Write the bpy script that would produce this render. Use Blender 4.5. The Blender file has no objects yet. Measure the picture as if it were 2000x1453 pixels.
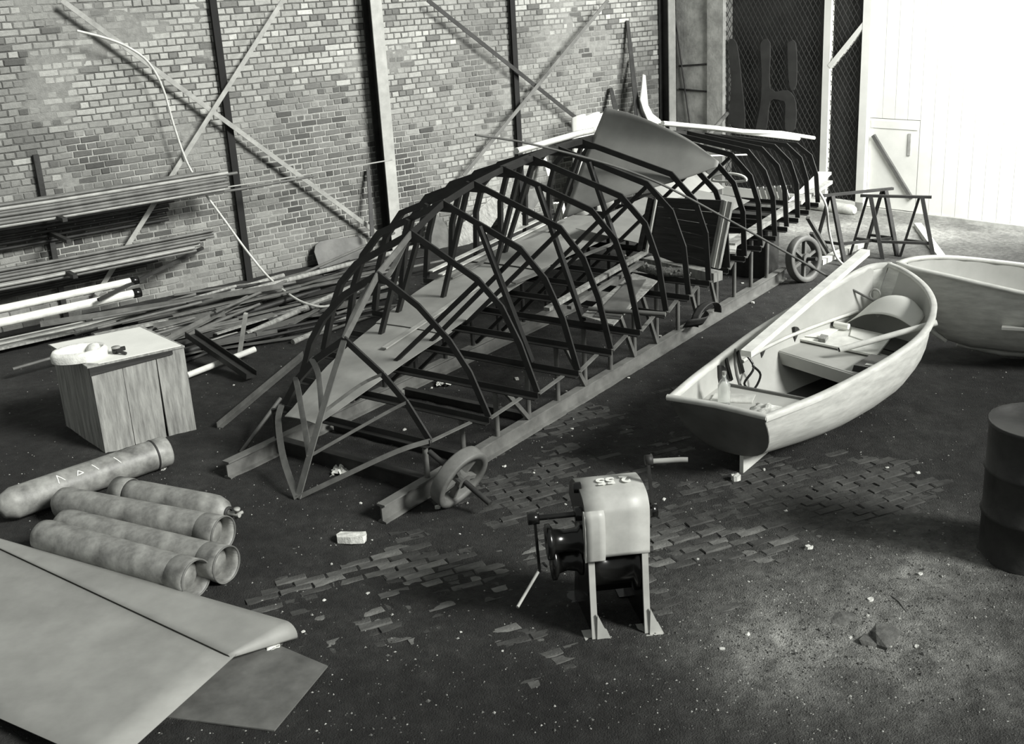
import bpy, math, random
import numpy as np
from mathutils import Vector, Matrix
random.seed(7)
C = bpy.context.scene.collection
sc = bpy.context.scene
V = Vector
# ------------------------------------------------------------------ camera
F, PX, PY, H = 2200.0, 1010.0, 682.0, 3.5          # focal length / principal point on a 2000x1453 frame
pitch, roll = math.radians(18.4), math.radians(3.2)
fw = V((0, math.cos(pitch), -math.sin(pitch))); r0 = V((1, 0, 0)); u0 = r0.cross(fw)
ir = math.cos(roll)*r0 - math.sin(roll)*u0
iu = math.sin(roll)*r0 + math.cos(roll)*u0
CAM = V((0, 0, H))
cd = bpy.data.cameras.new('camera'); cam = bpy.data.objects.new('camera', cd); C.objects.link(cam)
cd.sensor_width = 36.0; cd.lens = 36.0*F/2000.0
cd.shift_x = (1000.0-PX)/2000.0; cd.shift_y = (PY-726.5)/2000.0
cd.clip_end = 200
cam.matrix_world = Matrix(((ir.x, iu.x, -fw.x, 0), (ir.y, iu.y, -fw.y, 0), (ir.z, iu.z, -fw.z, H), (0, 0, 0, 1)))
sc.camera = cam
# ------------------------------------------------------------------ light
sc.view_settings.view_transform = 'Standard'; sc.view_settings.look = 'None'
sc.view_settings.gamma = 1.0; sc.view_settings.exposure = 0.0
sc.view_settings.use_curve_mapping = False
w = bpy.data.worlds.new('overcast'); sc.world = w; w.use_nodes = True
w.node_tree.nodes['Background'].inputs[0].default_value = (0.93, 0.96, 0.92, 1)
w.node_tree.nodes['Background'].inputs[1].default_value = 0.28
sd = bpy.data.lights.new('sun', 'SUN'); sun = bpy.data.objects.new('sun', sd); C.objects.link(sun)
sd.energy = 4.7; sd.angle = math.radians(14); sd.color = (1, 1, 0.96)
LD = V((0.80, -0.50, 0.60)).normalized()
sun.rotation_euler = LD.to_track_quat('Z', 'Y').to_euler(); sun.location = LD*30
ad = bpy.data.lights.new('gate_fill', 'AREA'); al = bpy.data.objects.new('gate_fill', ad); C.objects.link(al)  # added area light brightening the gate and its floor; no doorway is built
ad.shape = 'RECTANGLE'; ad.size = 2.4; ad.size_y = 2.4; ad.energy = 620; ad.color = (1, 1, 0.97)
al.location = (6.4, 11.5, 3.6)
al.rotation_euler = (V((6.4, 11.5, 3.6))-V((5.4, 15.8, 0.9))).to_track_quat('Z', 'Y').to_euler()

# ------------------------------------------------------------------ helpers: places
def ray(x, y): return (fw*F + ir*(x-PX) + iu*(PY-y)).normalized()
def G(x, y, z=0.0):                                  # the point of the place at height z
    d = ray(x, y); return CAM + d*((z-H)/d.z)
def PLN(x, y, p0, n):
    d = ray(x, y); return CAM + d*((p0-CAM).dot(n)/d.dot(n))
def azv(a): a = math.radians(a); return V((math.sin(a), math.cos(a), 0))
UP = V((0, 0, 1))
# hull / rail frame: s along the rails, t across (positive towards the dinghy), z up
RL = azv(36.2); RT = azv(126.2); RO = G(754.7, 1024)
def S(s, t, z): return RO + RL*s + RT*t + UP*z
def PS(x, y, s): return PLN(x, y, S(s, 0, 0), RL)
# brick wall frame
WD = azv(53); WN = azv(143); WB = G(480, 548)
def WL(a, off, z): return WB + WD*a + WN*off + UP*z
def PW(x, y, off=0.0): return PLN(x, y, WB+WN*off, WN)
# end wall frame
ED = azv(138); EN = azv(228); EB = G(1675, 412)
def EW(e, off, z): return EB + ED*e + EN*off + UP*z
def PE(x, y, off=0.0): return PLN(x, y, EB+EN*off, EN)
def acoord(P): return (P-WB).dot(WD)
def ecoord(P): return (P-EB).dot(ED)

# ------------------------------------------------------------------ helpers: materials
def lin(v):
    return v/12.92 if v <= 0.04045 else ((v+0.055)/1.055)**2.4
def grey(v): l = lin(v); return (l*1.0, l*1.01, l*0.955, 1)
MATS = {}
def mat(name, v, var=0.25, scale=6.0, rough=0.7, metal=0.0, bump=0.0, stretch=None, attr=None, detail=6, spec=0.5, bscale=None, dark=None):
    m = bpy.data.materials.new(name); m.use_nodes = True
    nt = m.node_tree; N = nt.nodes; L = nt.links; b = N['Principled BSDF']
    tc = N.new('ShaderNodeTexCoord'); mp = N.new('ShaderNodeMapping'); L.new(tc.outputs['Object'], mp.inputs[0])
    if stretch: mp.inputs['Scale'].default_value = stretch
    nz = N.new('ShaderNodeTexNoise'); nz.inputs['Scale'].default_value = scale; nz.inputs['Detail'].default_value = detail
    nz.inputs['Roughness'].default_value = 0.62
    L.new(mp.outputs[0], nz.inputs['Vector'])
    rp = N.new('ShaderNodeValToRGB'); rp.color_ramp.elements[0].position = 0.3; rp.color_ramp.elements[1].position = 0.7
    rp.color_ramp.elements[0].color = grey(max(0.01, v*(1-var) if dark is None else dark)); rp.color_ramp.elements[1].color = grey(min(1, v*(1+var)))
    L.new(nz.outputs['Fac'], rp.inputs[0])
    col = rp.outputs[0]
    if attr:
        at = N.new('ShaderNodeAttribute'); at.attribute_name = attr
        mx = N.new('ShaderNodeMix'); mx.data_type = 'RGBA'; mx.blend_type = 'MULTIPLY'; mx.inputs['Factor'].default_value = 1
        L.new(col, mx.inputs[6]); L.new(at.outputs['Color'], mx.inputs[7]); col = mx.outputs[2]
    L.new(col, b.inputs['Base Color'])
    b.inputs['Roughness'].default_value = rough; b.inputs['Metallic'].default_value = metal
    b.inputs['Specular IOR Level'].default_value = spec
    if bump:
        bp = N.new('ShaderNodeBump'); bp.inputs['Strength'].default_value = bump; bp.inputs['Distance'].default_value = 0.02 if name == 'dirt' else 0.01
        n2 = N.new('ShaderNodeTexNoise'); n2.inputs['Scale'].default_value = bscale or scale*6; n2.inputs['Detail'].default_value = 5
        L.new(mp.outputs[0], n2.inputs['Vector']); L.new(n2.outputs['Fac'], bp.inputs['Height']); L.new(bp.outputs[0], b.inputs['Normal'])
    MATS[name] = m; return m
mat('brick', 1.0, 0.12, 25, 0.9, bump=0.5, attr='tone', bscale=90)
mat('mortar', 1.0, 0.16, 18, 0.95, bump=0.6, attr='tone', bscale=70)
mat('dirt', 1.0, 0.34, 20, 0.95, bump=1.0, attr='tone', bscale=110, detail=12)
mat('paver', 0.30, 0.30, 7, 0.85, bump=0.5, bscale=60); mat('paver_dark', 0.23, 0.30, 7, 0.85, bump=0.5, bscale=60); mat('paver_pale', 0.40, 0.25, 7, 0.85, bump=0.5, bscale=60)
mat('dark_steel', 0.16, 0.35, 5, 0.62, metal=0.0, bump=0.2)
mat('soot_steel', 0.07, 0.3, 5, 0.8)
mat('mid_steel', 0.36, 0.2, 4, 0.6, bump=0.15)
mat('rib_steel', 0.15, 0.25, 5, 0.55, bump=0.15)
mat('strap_steel', 0.40, 0.2, 5, 0.55)
mat('rail_steel', 0.40, 0.18, 5, 0.6, bump=0.06); mat('clod', 0.36, 0.3, 9, 0.95, bump=0.6)
mat('plate_steel', 0.55, 0.10, 2.2, 0.62, bump=0.05)
mat('sheet_steel', 0.55, 0.12, 1.6, 0.55, bump=0.05)
mat('galv', 0.60, 0.15, 6, 0.5)
mat('black_paint', 0.07, 0.4, 6, 0.22, spec=0.6)
mat('column_lit', 0.66, 0.10, 5, 0.7)  # column front faces, toned as lit
mat('concrete', 0.66, 0.18, 4, 0.9, bump=0.5)
mat('white_paint', 0.88, 0.04, 2, 0.8)
mat('white_wood', 0.88, 0.08, 9, 0.7, stretch=(1, 1, 1))
mat('pale_wood', 0.74, 0.14, 7, 0.75, stretch=(1, 1, 0.15), bump=0.2)
mat('mid_wood', 0.55, 0.22, 7, 0.8, stretch=(4, 4, 0.5), bump=0.3)
mat('dark_wood', 0.17, 0.35, 5, 0.75, stretch=(0.5, 0.5, 8), bump=0.2)
mat('dark_board', 0.22, 0.2, 3, 0.85)
mat('mesh_wire', 0.24, 0.1, 5, 0.6)
mat('boat_grey', 0.68, 0.06, 2.5, 0.5)
mat('boat_wood', 0.78, 0.10, 5, 0.55, stretch=(1, 1, 4))
mat('transom', 0.40, 0.12, 4, 0.5)
mat('cyl_paint', 0.50, 0.30, 7, 0.5, bump=0.1)
mat('winch_paint', 0.70, 0.08, 5, 0.45)
mat('paper', 0.93, 0.03, 8, 0.9)
mat('cloth', 0.84, 0.10, 12, 0.95, bump=0.4)
mat('stone', 0.80, 0.15, 20, 0.95, bump=0.4)
mat('rope', 0.80, 0.08, 20, 0.8)
mat('chalk', 0.92, 0.04, 30, 1.0)
mat('weave', 0.50, 0.5, 70, 0.95, bump=1.0)
g_ = bpy.data.materials.new('glass'); g_.use_nodes = True
bb = g_.node_tree.nodes['Principled BSDF']; bb.inputs['Base Color'].default_value = (0.95, 0.97, 0.95, 1)
bb.inputs['Transmission Weight'].default_value = 0.85; bb.inputs['Roughness'].default_value = 0.08; MATS['glass'] = g_

# ------------------------------------------------------------------ helpers: meshes
class MB:
    def __init__(s): s.v = []; s.f = []; s.sm = []
    def add(s, vs, fs, smooth=False):
        o = len(s.v); s.v += [V(p) for p in vs]; s.f += [tuple(i+o for i in f) for f in fs]; s.sm += [smooth]*len(fs); return s
    def hexa(s, a, b):                # a, b: two rings of equal length joined and capped
        n = len(a); o = [tuple(range(n))[::-1], tuple(range(n, 2*n))]
        for i in range(n): j = (i+1) % n; o.append((i, j, n+j, n+i))
        return s.add(list(a)+list(b), o)
    def beam(s, p, q, w, h, up=UP, off=(0, 0)):      # box bar; w sideways, h along up
        d = (q-p).normalized(); side = d.cross(up)
        if side.length < 1e-4: side = d.cross(V((1, 0, 0)))
        side.normalize(); u = side.cross(d).normalized()
        c = [side*(x*w/2+off[0])+u*(y*h/2+off[1]) for x, y in ((-1, -1), (1, -1), (1, 1), (-1, 1))]
        return s.hexa([p+k for k in c], [q+k for k in c])
    def profile(s, p, q, prof, up=UP):               # extrude a closed outline (side, up)
        d = (q-p).normalized(); side = d.cross(up).normalized(); u = side.cross(d).normalized()
        return s.hexa([p+side*x+u*y for x, y in prof], [q+side*x+u*y for x, y in prof])
    def tube(s, pts, r, n=8, cap=True):
        pts = [V(p) for p in pts]; rings = []; prev = None
        for i, p in enumerate(pts):
            d = (pts[min(i+1, len(pts)-1)]-pts[max(i-1, 0)]).normalized()
            if prev is None:
                a = d.cross(UP)
                if a.length < 1e-3: a = d.cross(V((1, 0, 0)))
            else: a = prev-d*prev.dot(d)
            a.normalize(); prev = a; b = d.cross(a); rr = r[i] if isinstance(r, (list, tuple)) else r
            rings.append([p+(a*math.cos(2*math.pi*k/n)+b*math.sin(2*math.pi*k/n))*rr for k in range(n)])
        vs = [v for R in rings for v in R]; fs = []
        for i in range(len(rings)-1):
            for k in range(n):
                j = (k+1) % n; fs.append((i*n+k, i*n+j, (i+1)*n+j, (i+1)*n+k))
        s.add(vs, fs, True)
        if cap: s.add(rings[0], [tuple(range(n))[::-1]]); s.add(rings[-1], [tuple(range(n))])
        return s
    def lathe(s, o, ax, prof, n=24, smooth=True):    # prof: (distance along axis, radius)
        ax = ax.normalized(); a = ax.cross(UP)
        if a.length < 1e-3: a = V((1, 0, 0))
        a.normalize(); b = ax.cross(a); vs = []; fs = []
        for d, r in prof:
            vs += [o+ax*d+(a*math.cos(2*math.pi*k/n)+b*math.sin(2*math.pi*k/n))*r for k in range(n)]
        for i in range(len(prof)-1):
            for k in range(n):
                j = (k+1) % n; fs.append((i*n+k, i*n+j, (i+1)*n+j, (i+1)*n+k))
        return s.add(vs, fs, smooth)
    def slab(s, poly, thick, nrm=UP):                # polygon with thickness (down from nrm)
        poly = [V(p) for p in poly]; k = nrm.normalized()*thick
        return s.hexa([p-k for p in poly], poly)
    def grid(s, P, thick=0.0, nrm=None, smooth=True):      # P[i][j] points
        ni, nj = len(P), len(P[0]); vs = [p for r in P for p in r]; fs = []
        idx = lambda i, j, o=0: o+i*nj+j
        for i in range(ni-1):
            for j in range(nj-1): fs.append((idx(i, j), idx(i, j+1), idx(i+1, j+1), idx(i+1, j)))
        if thick:
            m = len(vs); nn = []
            for i in range(ni):
                for j in range(nj):
                    a = P[min(i+1, ni-1)][j]-P[max(i-1, 0)][j]; b = P[i][min(j+1, nj-1)]-P[i][max(j-1, 0)]
                    c = a.cross(b); nn.append(c.normalized() if c.length > 1e-9 else UP)
            vs = vs+[v+n*thick for v, n in zip(vs, nn)]
            fs += [tuple(m+k for k in f[::-1]) for f in list(fs)]
            for i in range(ni-1): fs += [(idx(i, 0), idx(i+1, 0), idx(i+1, 0, m), idx(i, 0, m)), (idx(i+1, nj-1), idx(i, nj-1), idx(i, nj-1, m), idx(i+1, nj-1, m))]
            for j in range(nj-1): fs += [(idx(0, j+1), idx(0, j), idx(0, j, m), idx(0, j+1, m)), (idx(ni-1, j), idx(ni-1, j+1), idx(ni-1, j+1, m), idx(ni-1, j, m))]
        return s.add(vs, fs, smooth)
    def mesh(s, name, origin):
        me = bpy.data.meshes.new(name); me.from_pydata([v-origin for v in s.v], [], s.f)
        me.polygons.foreach_set('use_smooth', s.sm); me.validate(); me.update()
        import bmesh
        b = bmesh.new(); b.from_mesh(me); bmesh.ops.recalc_face_normals(b, faces=b.faces); b.to_mesh(me); b.free()
        return me
    def base(s):
        xs = [v.x for v in s.v]; ys = [v.y for v in s.v]; zs = [v.z for v in s.v]
        return V(((min(xs)+max(xs))/2, (min(ys)+max(ys))/2, min(zs)))
def link(o): C.objects.link(o); return o
def tag(o, label=None, cat=None, group=None, kind=None):
    if label: o['label'] = label
    if cat: o['category'] = cat
    if group: o['group'] = group
    if kind: o['kind'] = kind
    return o
def thing(name, base, label=None, cat=None, group=None, kind=None):
    o = link(bpy.data.objects.new(name, None)); o.location = base; o.empty_display_size = 0.1
    return tag(o, label, cat, group, kind)
def root_loc(o):
    p = V((0, 0, 0))
    while o: p = p+V(o.location); o = o.parent
    return p
def part(name, mb, m, parent, kind=None, label=None):
    me = mb.mesh(name, root_loc(parent)); me.materials.append(MATS[m])
    o = link(bpy.data.objects.new(name, me)); o.parent = parent
    return tag(o, label, None, None, kind)
def single(name, mb, m, label, cat, group=None, kind=None):
    b = mb.base(); me = mb.mesh(name, b); me.materials.append(MATS[m])
    o = link(bpy.data.objects.new(name, me)); o.location = b
    return tag(o, label, cat, group, kind)
def copy_tree(o, parent=None):
    c = o.copy(); C.objects.link(c)
    if parent: c.parent = parent
    for ch in list(o.children): copy_tree(ch, c)
    return c
def settone(me, cols):                               # per-vertex tone (own colour; the floor's also holds painted gate light)
    a = me.color_attributes.new('tone', 'FLOAT_COLOR', 'POINT')
    flat = np.ones((len(me.vertices), 4), np.float32); flat[:, :3] = np.asarray(cols, np.float32)[:, None] if np.ndim(cols) == 1 else cols
    a.data.foreach_set('color', flat.ravel())
RNG = np.random.default_rng(5); TAB = RNG.random((256, 256))
def vnoise(x, y):
    x = np.asarray(x, float); y = np.asarray(y, float); i = np.floor(x).astype(int); j = np.floor(y).astype(int)
    fx = x-i; fy = y-j; fx = fx*fx*(3-2*fx); fy = fy*fy*(3-2*fy)
    t = lambda a, b: TAB[a % 256, b % 256]
    return (t(i, j)*(1-fx)+t(i+1, j)*fx)*(1-fy)+(t(i, j+1)*(1-fx)+t(i+1, j+1)*fx)*fy
def fbm(x, y, sc_, oct_=5):
    r = 0; a = 0.5; n = 0
    for k in range(oct_): r = r+a*vnoise(np.asarray(x)*sc_*2**k+17.3*k, np.asarray(y)*sc_*2**k+5.1*k); n += a; a *= 0.5
    return r/n
def linspace(a, b, n): return [a+(b-a)*i/(n-1) for i in range(n)]
def lerp(a, b, t): return a+(b-a)*t
def interp(x, xs, ys): return float(np.interp(x, xs, ys))
def smooth_pts(pts, n=6):                            # Catmull-Rom through points
    pts = [V(p) for p in pts]; out = []
    for i in range(len(pts)-1):
        p0 = pts[max(i-1, 0)]; p1 = pts[i]; p2 = pts[i+1]; p3 = pts[min(i+2, len(pts)-1)]
        for k in range(n):
            t = k/n
            out.append(0.5*((2*p1)+(p2-p0)*t+(2*p0-5*p1+4*p2-p3)*t*t+(3*p1-p0-3*p2+p3)*t**3))
    out.append(pts[-1]); return out

# ================================================================== SETTING
# ---- floor: trodden dirt over brick paving
BLOBS = [(1300, 1050, .55, 1.0), (1180, 1000, .5, .9), (1030, 985, .3, 1.0), (1560, 985, .6, .95), (1690, 945, .45, .85), (1130, 900, .5, .6), (1420, 960, .4, .8),
         (760, 1225, .35, .7), (960, 1180, .3, .45), (1450, 1060, .45, .7), (1250, 870, .5, .5), (1080, 1060, .3, .6), (700, 1130, .3, .4), (1220, 1130, .3, .5), (1700, 1050, .3, .5), (560, 1190, .3, .4), (960, 950, .4, .45), (640, 1180, .5, .48), (860, 1150, .6, .46), (1000, 1260, .5, .46), (1360, 1140, .45, .5), (1150, 830, .5, .48), (1350, 780, .5, .42), (840, 1080, .4, .42), (480, 1230, .3, .4), (1250, 930, .4, .6)]
BL = [(G(x, y), r, k) for x, y, r, k in BLOBS]
def bare(x, y):                                      # how bare the paving is
    x = np.asarray(x, float); y = np.asarray(y, float); m = np.zeros_like(x)
    for p, r, k in BL: m = np.maximum(m, k*np.exp(-((x-p.x)**2+(y-p.y)**2)/(2*r*r*.6)))
    return m
RUB = [(G(1720, 1230), .6), (G(1820, 1150), .55), (G(1560, 1270), .4)]
def rough_(x, y):
    m = np.zeros_like(np.asarray(x, float))
    for p, r in RUB: m = np.maximum(m, np.exp(-((x-p.x)**2+(y-p.y)**2)/(2*r*r)))
    return m
def dirt_h(x, y):
    b = bare(x, y)
    h = 0.010*(fbm(x, y, 1.1)-.5)*2 + 0.012*(fbm(x+9, y, 6, 4)-.5)*2
    h = h*np.clip(1.15-b*.75, .35, 1) + 0.013 - 0.019*np.clip(b*1.35+(fbm(x+3, y+8, 2.8, 4)-.5)*1.5-.12, 0, 1)
    td = (np.asarray(x)-RO.x)*RT.x+(np.asarray(y)-RO.y)*RT.y; h = h+.004*(fbm(x+5, y+1, 17, 2)-.5)*2
    h = h-.018*(np.exp(-((td+.037)/.12)**2)+np.exp(-((td+1.57)/.12)**2))
    return h + rough_(x, y)*(0.05*np.abs(fbm(x+31, y, 4.0, 4)-.5)*2+.006)
na, nr = 430, 470
az_ = np.radians(np.linspace(-52, 52, na)); rr_ = 2.6*np.exp(np.linspace(0, math.log(26/2.6), nr))
A_, R_ = np.meshgrid(az_, rr_); fx_ = R_*np.sin(A_); fy_ = R_*np.cos(A_)
fz_ = dirt_h(fx_, fy_)
me = bpy.data.meshes.new('floor'); nv = na*nr
me.vertices.add(nv); me.vertices.foreach_set('co', np.stack([fx_, fy_, fz_], -1).astype(np.float32).ravel())
ii, jj = np.meshgrid(np.arange(nr-1), np.arange(na-1), indexing='ij'); k0 = (ii*na+jj).ravel()
q = np.stack([k0, k0+na, k0+na+1, k0+1], -1)[:, ::-1].astype(np.int32); nq = len(q)
me.loops.add(nq*4); me.loops.foreach_set('vertex_index', q.ravel()); me.polygons.add(nq)
me.polygons.foreach_set('loop_start', np.arange(0, nq*4, 4, dtype=np.int32)); me.polygons.foreach_set('use_smooth', np.ones(nq, bool))
me.update(calc_edges=True); me.validate()
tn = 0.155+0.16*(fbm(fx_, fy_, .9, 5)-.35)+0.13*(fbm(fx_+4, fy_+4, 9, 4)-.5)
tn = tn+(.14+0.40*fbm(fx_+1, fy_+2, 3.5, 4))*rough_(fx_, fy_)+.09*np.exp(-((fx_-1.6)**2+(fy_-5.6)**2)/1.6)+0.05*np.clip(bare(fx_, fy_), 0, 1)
gate_lit_ = np.clip((fy_-12.4)/2.2, 0, 1)*np.clip((fx_-2.6)/1.2, 0, 1); tn = tn+0.50*gate_lit_*(.6+.8*fbm(fx_+2, fy_, 2, 4))  # floor toned paler towards the gate, daylight put into the colour
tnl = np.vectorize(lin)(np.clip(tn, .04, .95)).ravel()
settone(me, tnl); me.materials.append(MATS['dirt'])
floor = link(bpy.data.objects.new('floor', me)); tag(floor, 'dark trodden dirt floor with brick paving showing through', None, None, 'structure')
# pavers showing through
pd, pn = azv(66.7), azv(156.7); PO = G(1200, 1000); pav = []
for j in range(-46, 47):
    for i in range(-16, 17):
        c = PO+pd*(i*.208+(j % 2)*.104)+pn*(j*.069)
        if float(bare(c.x, c.y))+random.uniform(-.10, .10) > .22: pav.append(c)
pav.sort(key=lambda p: (p-CAM).length)
pm = []
for k in range(6):
    b = MB(); r = random.Random(k); q4 = [(-.098, -.0315), (.098, -.0315), (.098, .0315), (-.098, .0315)]
    jit = lambda: r.uniform(-.004, .004)
    bot = [V((x, y, -.05)) for x, y in q4]; mid = [V((x+jit(), y+jit(), -.006+jit()*.4)) for x, y in q4]; top = [V((x*.95+jit(), y*.86+jit(), jit()*.6)) for x, y in q4]
    b.add(bot+mid+top, [(0, 1, 5, 4), (1, 2, 6, 5), (2, 3, 7, 6), (3, 0, 4, 7), (4, 5, 9, 8), (5, 6, 10, 9), (6, 7, 11, 10), (7, 4, 8, 11), (8, 9, 10, 11)])
    m_ = b.mesh('paver', V((0, 0, 0))); m_.materials.append(MATS[('paver', 'paver_dark', 'paver_dark', 'paver', 'paver_dark', 'paver_pale')[k]]); pm.append(m_)
rest = MB(); rzp = math.atan2(pd.y, pd.x)
for k, c in enumerate(pav):
    z = .002+random.uniform(-.007, .006); rot = Matrix.Rotation(rzp+random.uniform(-.03, .03), 4, 'Z') @ Matrix.Rotation(random.uniform(-.03, .03), 4, 'X')
    if k < 300:
        o = link(bpy.data.objects.new('paver', random.choice(pm))); o.parent = floor; o.matrix_local = Matrix.Translation((c.x, c.y, z)) @ rot
    else:
        m_ = random.choice(pm); M_ = Matrix.Translation((c.x, c.y, z)) @ rot
        rest.add([M_ @ v.co for v in m_.vertices], [tuple(p.vertices) for p in m_.polygons])
if rest.v: part('paving', rest, 'paver_dark', floor, kind='stuff')

# grit and small stones lying loose on the dirt
gr = random.Random(15); gb = {'grit': MB(), 'pale_grit': MB()}
for k in range(9000):
    u = gr.random(); r = 4.6+9.0*u**1.3; a = math.radians(gr.uniform(-30, 34)); x, y = r*math.sin(a), r*math.cos(a)
    if k % 3 == 0: p_, q_ = gr.choice(RUB); x, y = gr.gauss(p_.x, q_), gr.gauss(p_.y, q_)
    z = float(dirt_h(x, y)); e = gr.uniform(.003, .008)*(1.7 if gr.random() < .08 else 1); c = V((x, y, z)); d = [V((gr.uniform(.6, 1.3)*e*i_, gr.uniform(-.4, .4)*e, 0)) for i_ in (1, -1)]+[V((gr.uniform(-.4, .4)*e, gr.uniform(.6, 1.3)*e*i_, 0)) for i_ in (1, -1)]
    gb['pale_grit' if gr.random() < .26 else 'grit'].add([c+d[0], c+d[2], c+d[1], c+d[3], c+UP*e*gr.uniform(.5, 1.1)], [(0, 1, 4), (1, 2, 4), (2, 3, 4), (3, 0, 4)])
mat('grit', 0.30, 0.3, 30, 0.95); mat('pale_grit', 0.55, 0.3, 30, 0.95)
for nm in gb: part(nm, gb[nm], nm, floor, kind='stuff')

# ---- brick wall
A0, A1, HW = -8.0, 7.75, 4.7
wall = thing('wall_back', WL(0, 0, 0), 'weathered brick wall behind the boat frame', None, None, 'structure')
CH, BLN, BHD = .075, .22, .11
def zone(a, z):                                      # 0: pale bricks, dark joints; 1: dark bricks, pale mortar
    n = fbm(np.asarray(a)+20, np.asarray(z)+3, .55, 4)
    low = np.clip((1.75-np.asarray(z)+np.clip((np.asarray(a)-1.0)*.10, 0, .7))*.9, -.6, .75)
    patch = .9*np.exp(-((np.asarray(a)-1.3)**2/.7+(np.asarray(z)-1.9)**2/.5))+.9*np.exp(-((np.asarray(a)+1.75)**2/.06+(np.asarray(z)-1.95)**2/.05))+.55*np.exp(-((np.asarray(a)-6.4)**2/2.5))
    return np.clip((n-.5)*2.6+low*.75+patch+.12, 0, 1)
bricks = []
for j in range(int(HW/CH)):
    stretch = j % 2 == 0; L_ = BLN if stretch else BHD; o = (0.055 if not stretch else (0 if j % 4 == 0 else .11))
    a = A0+o
    while a < A1-L_:
        bricks.append((a+L_/2, j*CH+CH/2, L_)); a += L_
ba = np.array([b[0] for b in bricks]); bz = np.array([b[1] for b in bricks]); zn = zone(ba, bz)
rnd = RNG.random(len(bricks)); rnd2 = RNG.random(len(bricks))
tone = lerp(.67+.11*(rnd-.5), .45+.14*(rnd-.5), zn)
tone = np.where(rnd2 > .91, tone*.72, tone); tone = np.where(rnd2 < .09, tone*1.14, tone)
soot = fbm(ba+50, bz+9, 1.3, 4); tone = tone*(1-.30*np.clip((soot-.52)*3, 0, 1))
# the ones that show largest: nearest stretchers inside the view
def seen(a, z):
    p = WL(a, 0, z)-CAM; d = p.dot(fw); x = PX+F*p.dot(ir)/d; y = PY-F*p.dot(iu)/d
    return 205 < x < 720 and 80 < y < 560 and not (y > 345 and x < 440)
cand = sorted([k for k in range(len(bricks)) if bricks[k][2] > .2 and seen(ba[k], bz[k])], key=lambda k: (WL(ba[k], 0, bz[k])-CAM).length)[:300]
cs = set(cand)
wa = math.atan2(WD.y, WD.x)
def brick_verts(L_, rr, jit=.004):
    hx, hz = L_/2-.006, CH/2-.006; j = lambda: rr.uniform(-jit, jit); p = rr.uniform(-.004, .004)
    f = [(-hx+j(), -hz+j()), (hx+j(), -hz+j()), (hx+j(), hz+j()), (-hx+j(), hz+j())]
    back = [V((x, .02, z)) for x, z in f]; ch = .007
    frontb = [V((x, p+.006, z)) for x, z in f]; front = [V((x*(1-ch/hx), p, z*(1-ch/hz))) for x, z in f]
    return back+frontb+front
BF = [(0, 4, 5, 1), (1, 5, 6, 2), (2, 6, 7, 3), (3, 7, 4, 0), (4, 8, 9, 5), (5, 9, 10, 6), (6, 10, 11, 7), (7, 11, 8, 4), (8, 11, 10, 9)]
BF = [f[::-1] for f in BF]
# local frame of a brick: x along the wall, y into the wall, z up
MW = Matrix(((WD.x, -WN.x, 0), (WD.y, -WN.y, 0), (0, 0, 1))).to_4x4()
rr = random.Random(3); var = {}
tones = [.28, .34, .40, .46, .52, .58, .64, .69, .75]
for t_ in tones:
    for k in range(2):
        m_ = bpy.data.meshes.new('brick'); m_.from_pydata(brick_verts(BLN, rr), [], BF); m_.update(); settone(m_, np.full(12, lin(t_))); m_.materials.append(MATS['brick']); var.setdefault(t_, []).append(m_)
for k in cand:
    t_ = min(tones, key=lambda t: abs(t-tone[k])); o = link(bpy.data.objects.new('brick', rr.choice(var[t_]))); o.parent = wall
    o.matrix_local = Matrix.Translation(WL(ba[k], 0, bz[k])-WB) @ MW
vs = []; fs = []; tc_ = []
for k, (a, z, L_) in enumerate(bricks):
    if k in cs: continue
    o_ = len(vs); P = WL(a, 0, z)-WB
    vs += [P+WD*v.x-WN*v.y+UP*v.z for v in brick_verts(L_, rr)]; fs += [tuple(i+o_ for i in f) for f in BF]; tc_ += [lin(float(np.clip(tone[k], .1, .9)))]*12
m_ = bpy.data.meshes.new('brickwork'); m_.from_pydata(vs, [], fs); m_.update(); settone(m_, np.array(tc_)); m_.materials.append(MATS['brick'])
o = link(bpy.data.objects.new('brickwork', m_)); o.parent = wall; o['kind'] = 'stuff'
# mortar bed behind the bricks' faces
ga = np.linspace(A0, A1, 330); gz_ = np.linspace(0, HW, 100); GA, GZ = np.meshgrid(ga, gz_)
mz = zone(GA, GZ); mt = lerp(.38, .71, np.clip(mz*1.3-.12, 0, 1))+.10*(fbm(GA, GZ, 6, 3)-.5)
smear = np.clip((fbm(GA+70, GZ+30, 1.6, 5)-.50)*8, 0, 1)*np.clip(1.3-mz, 0, 1)
mt = lerp(mt, .60+0*mt, smear*.85)
P = [[WL(float(GA[i, j]), -.009+.008*float(smear[i, j]), float(GZ[i, j])) for j in range(GA.shape[1])] for i in range(GA.shape[0])]
mb = MB().grid(P, 0, smooth=True); mm = mb.mesh('mortar', WB); settone(mm, np.vectorize(lin)(np.clip(mt, .1, .9)).ravel()); mm.materials.append(MATS['mortar'])
o = link(bpy.data.objects.new('mortar', mm)); o.parent = wall
b = MB().hexa([WL(A0, -.30, 0), WL(A1, -.30, 0), WL(A1, -.02, 0), WL(A0, -.02, 0)], [WL(A0, -.30, HW), WL(A1, -.30, HW), WL(A1, -.02, HW), WL(A0, -.02, HW)])
part('wall_core', b, 'dark_board', wall)

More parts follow.
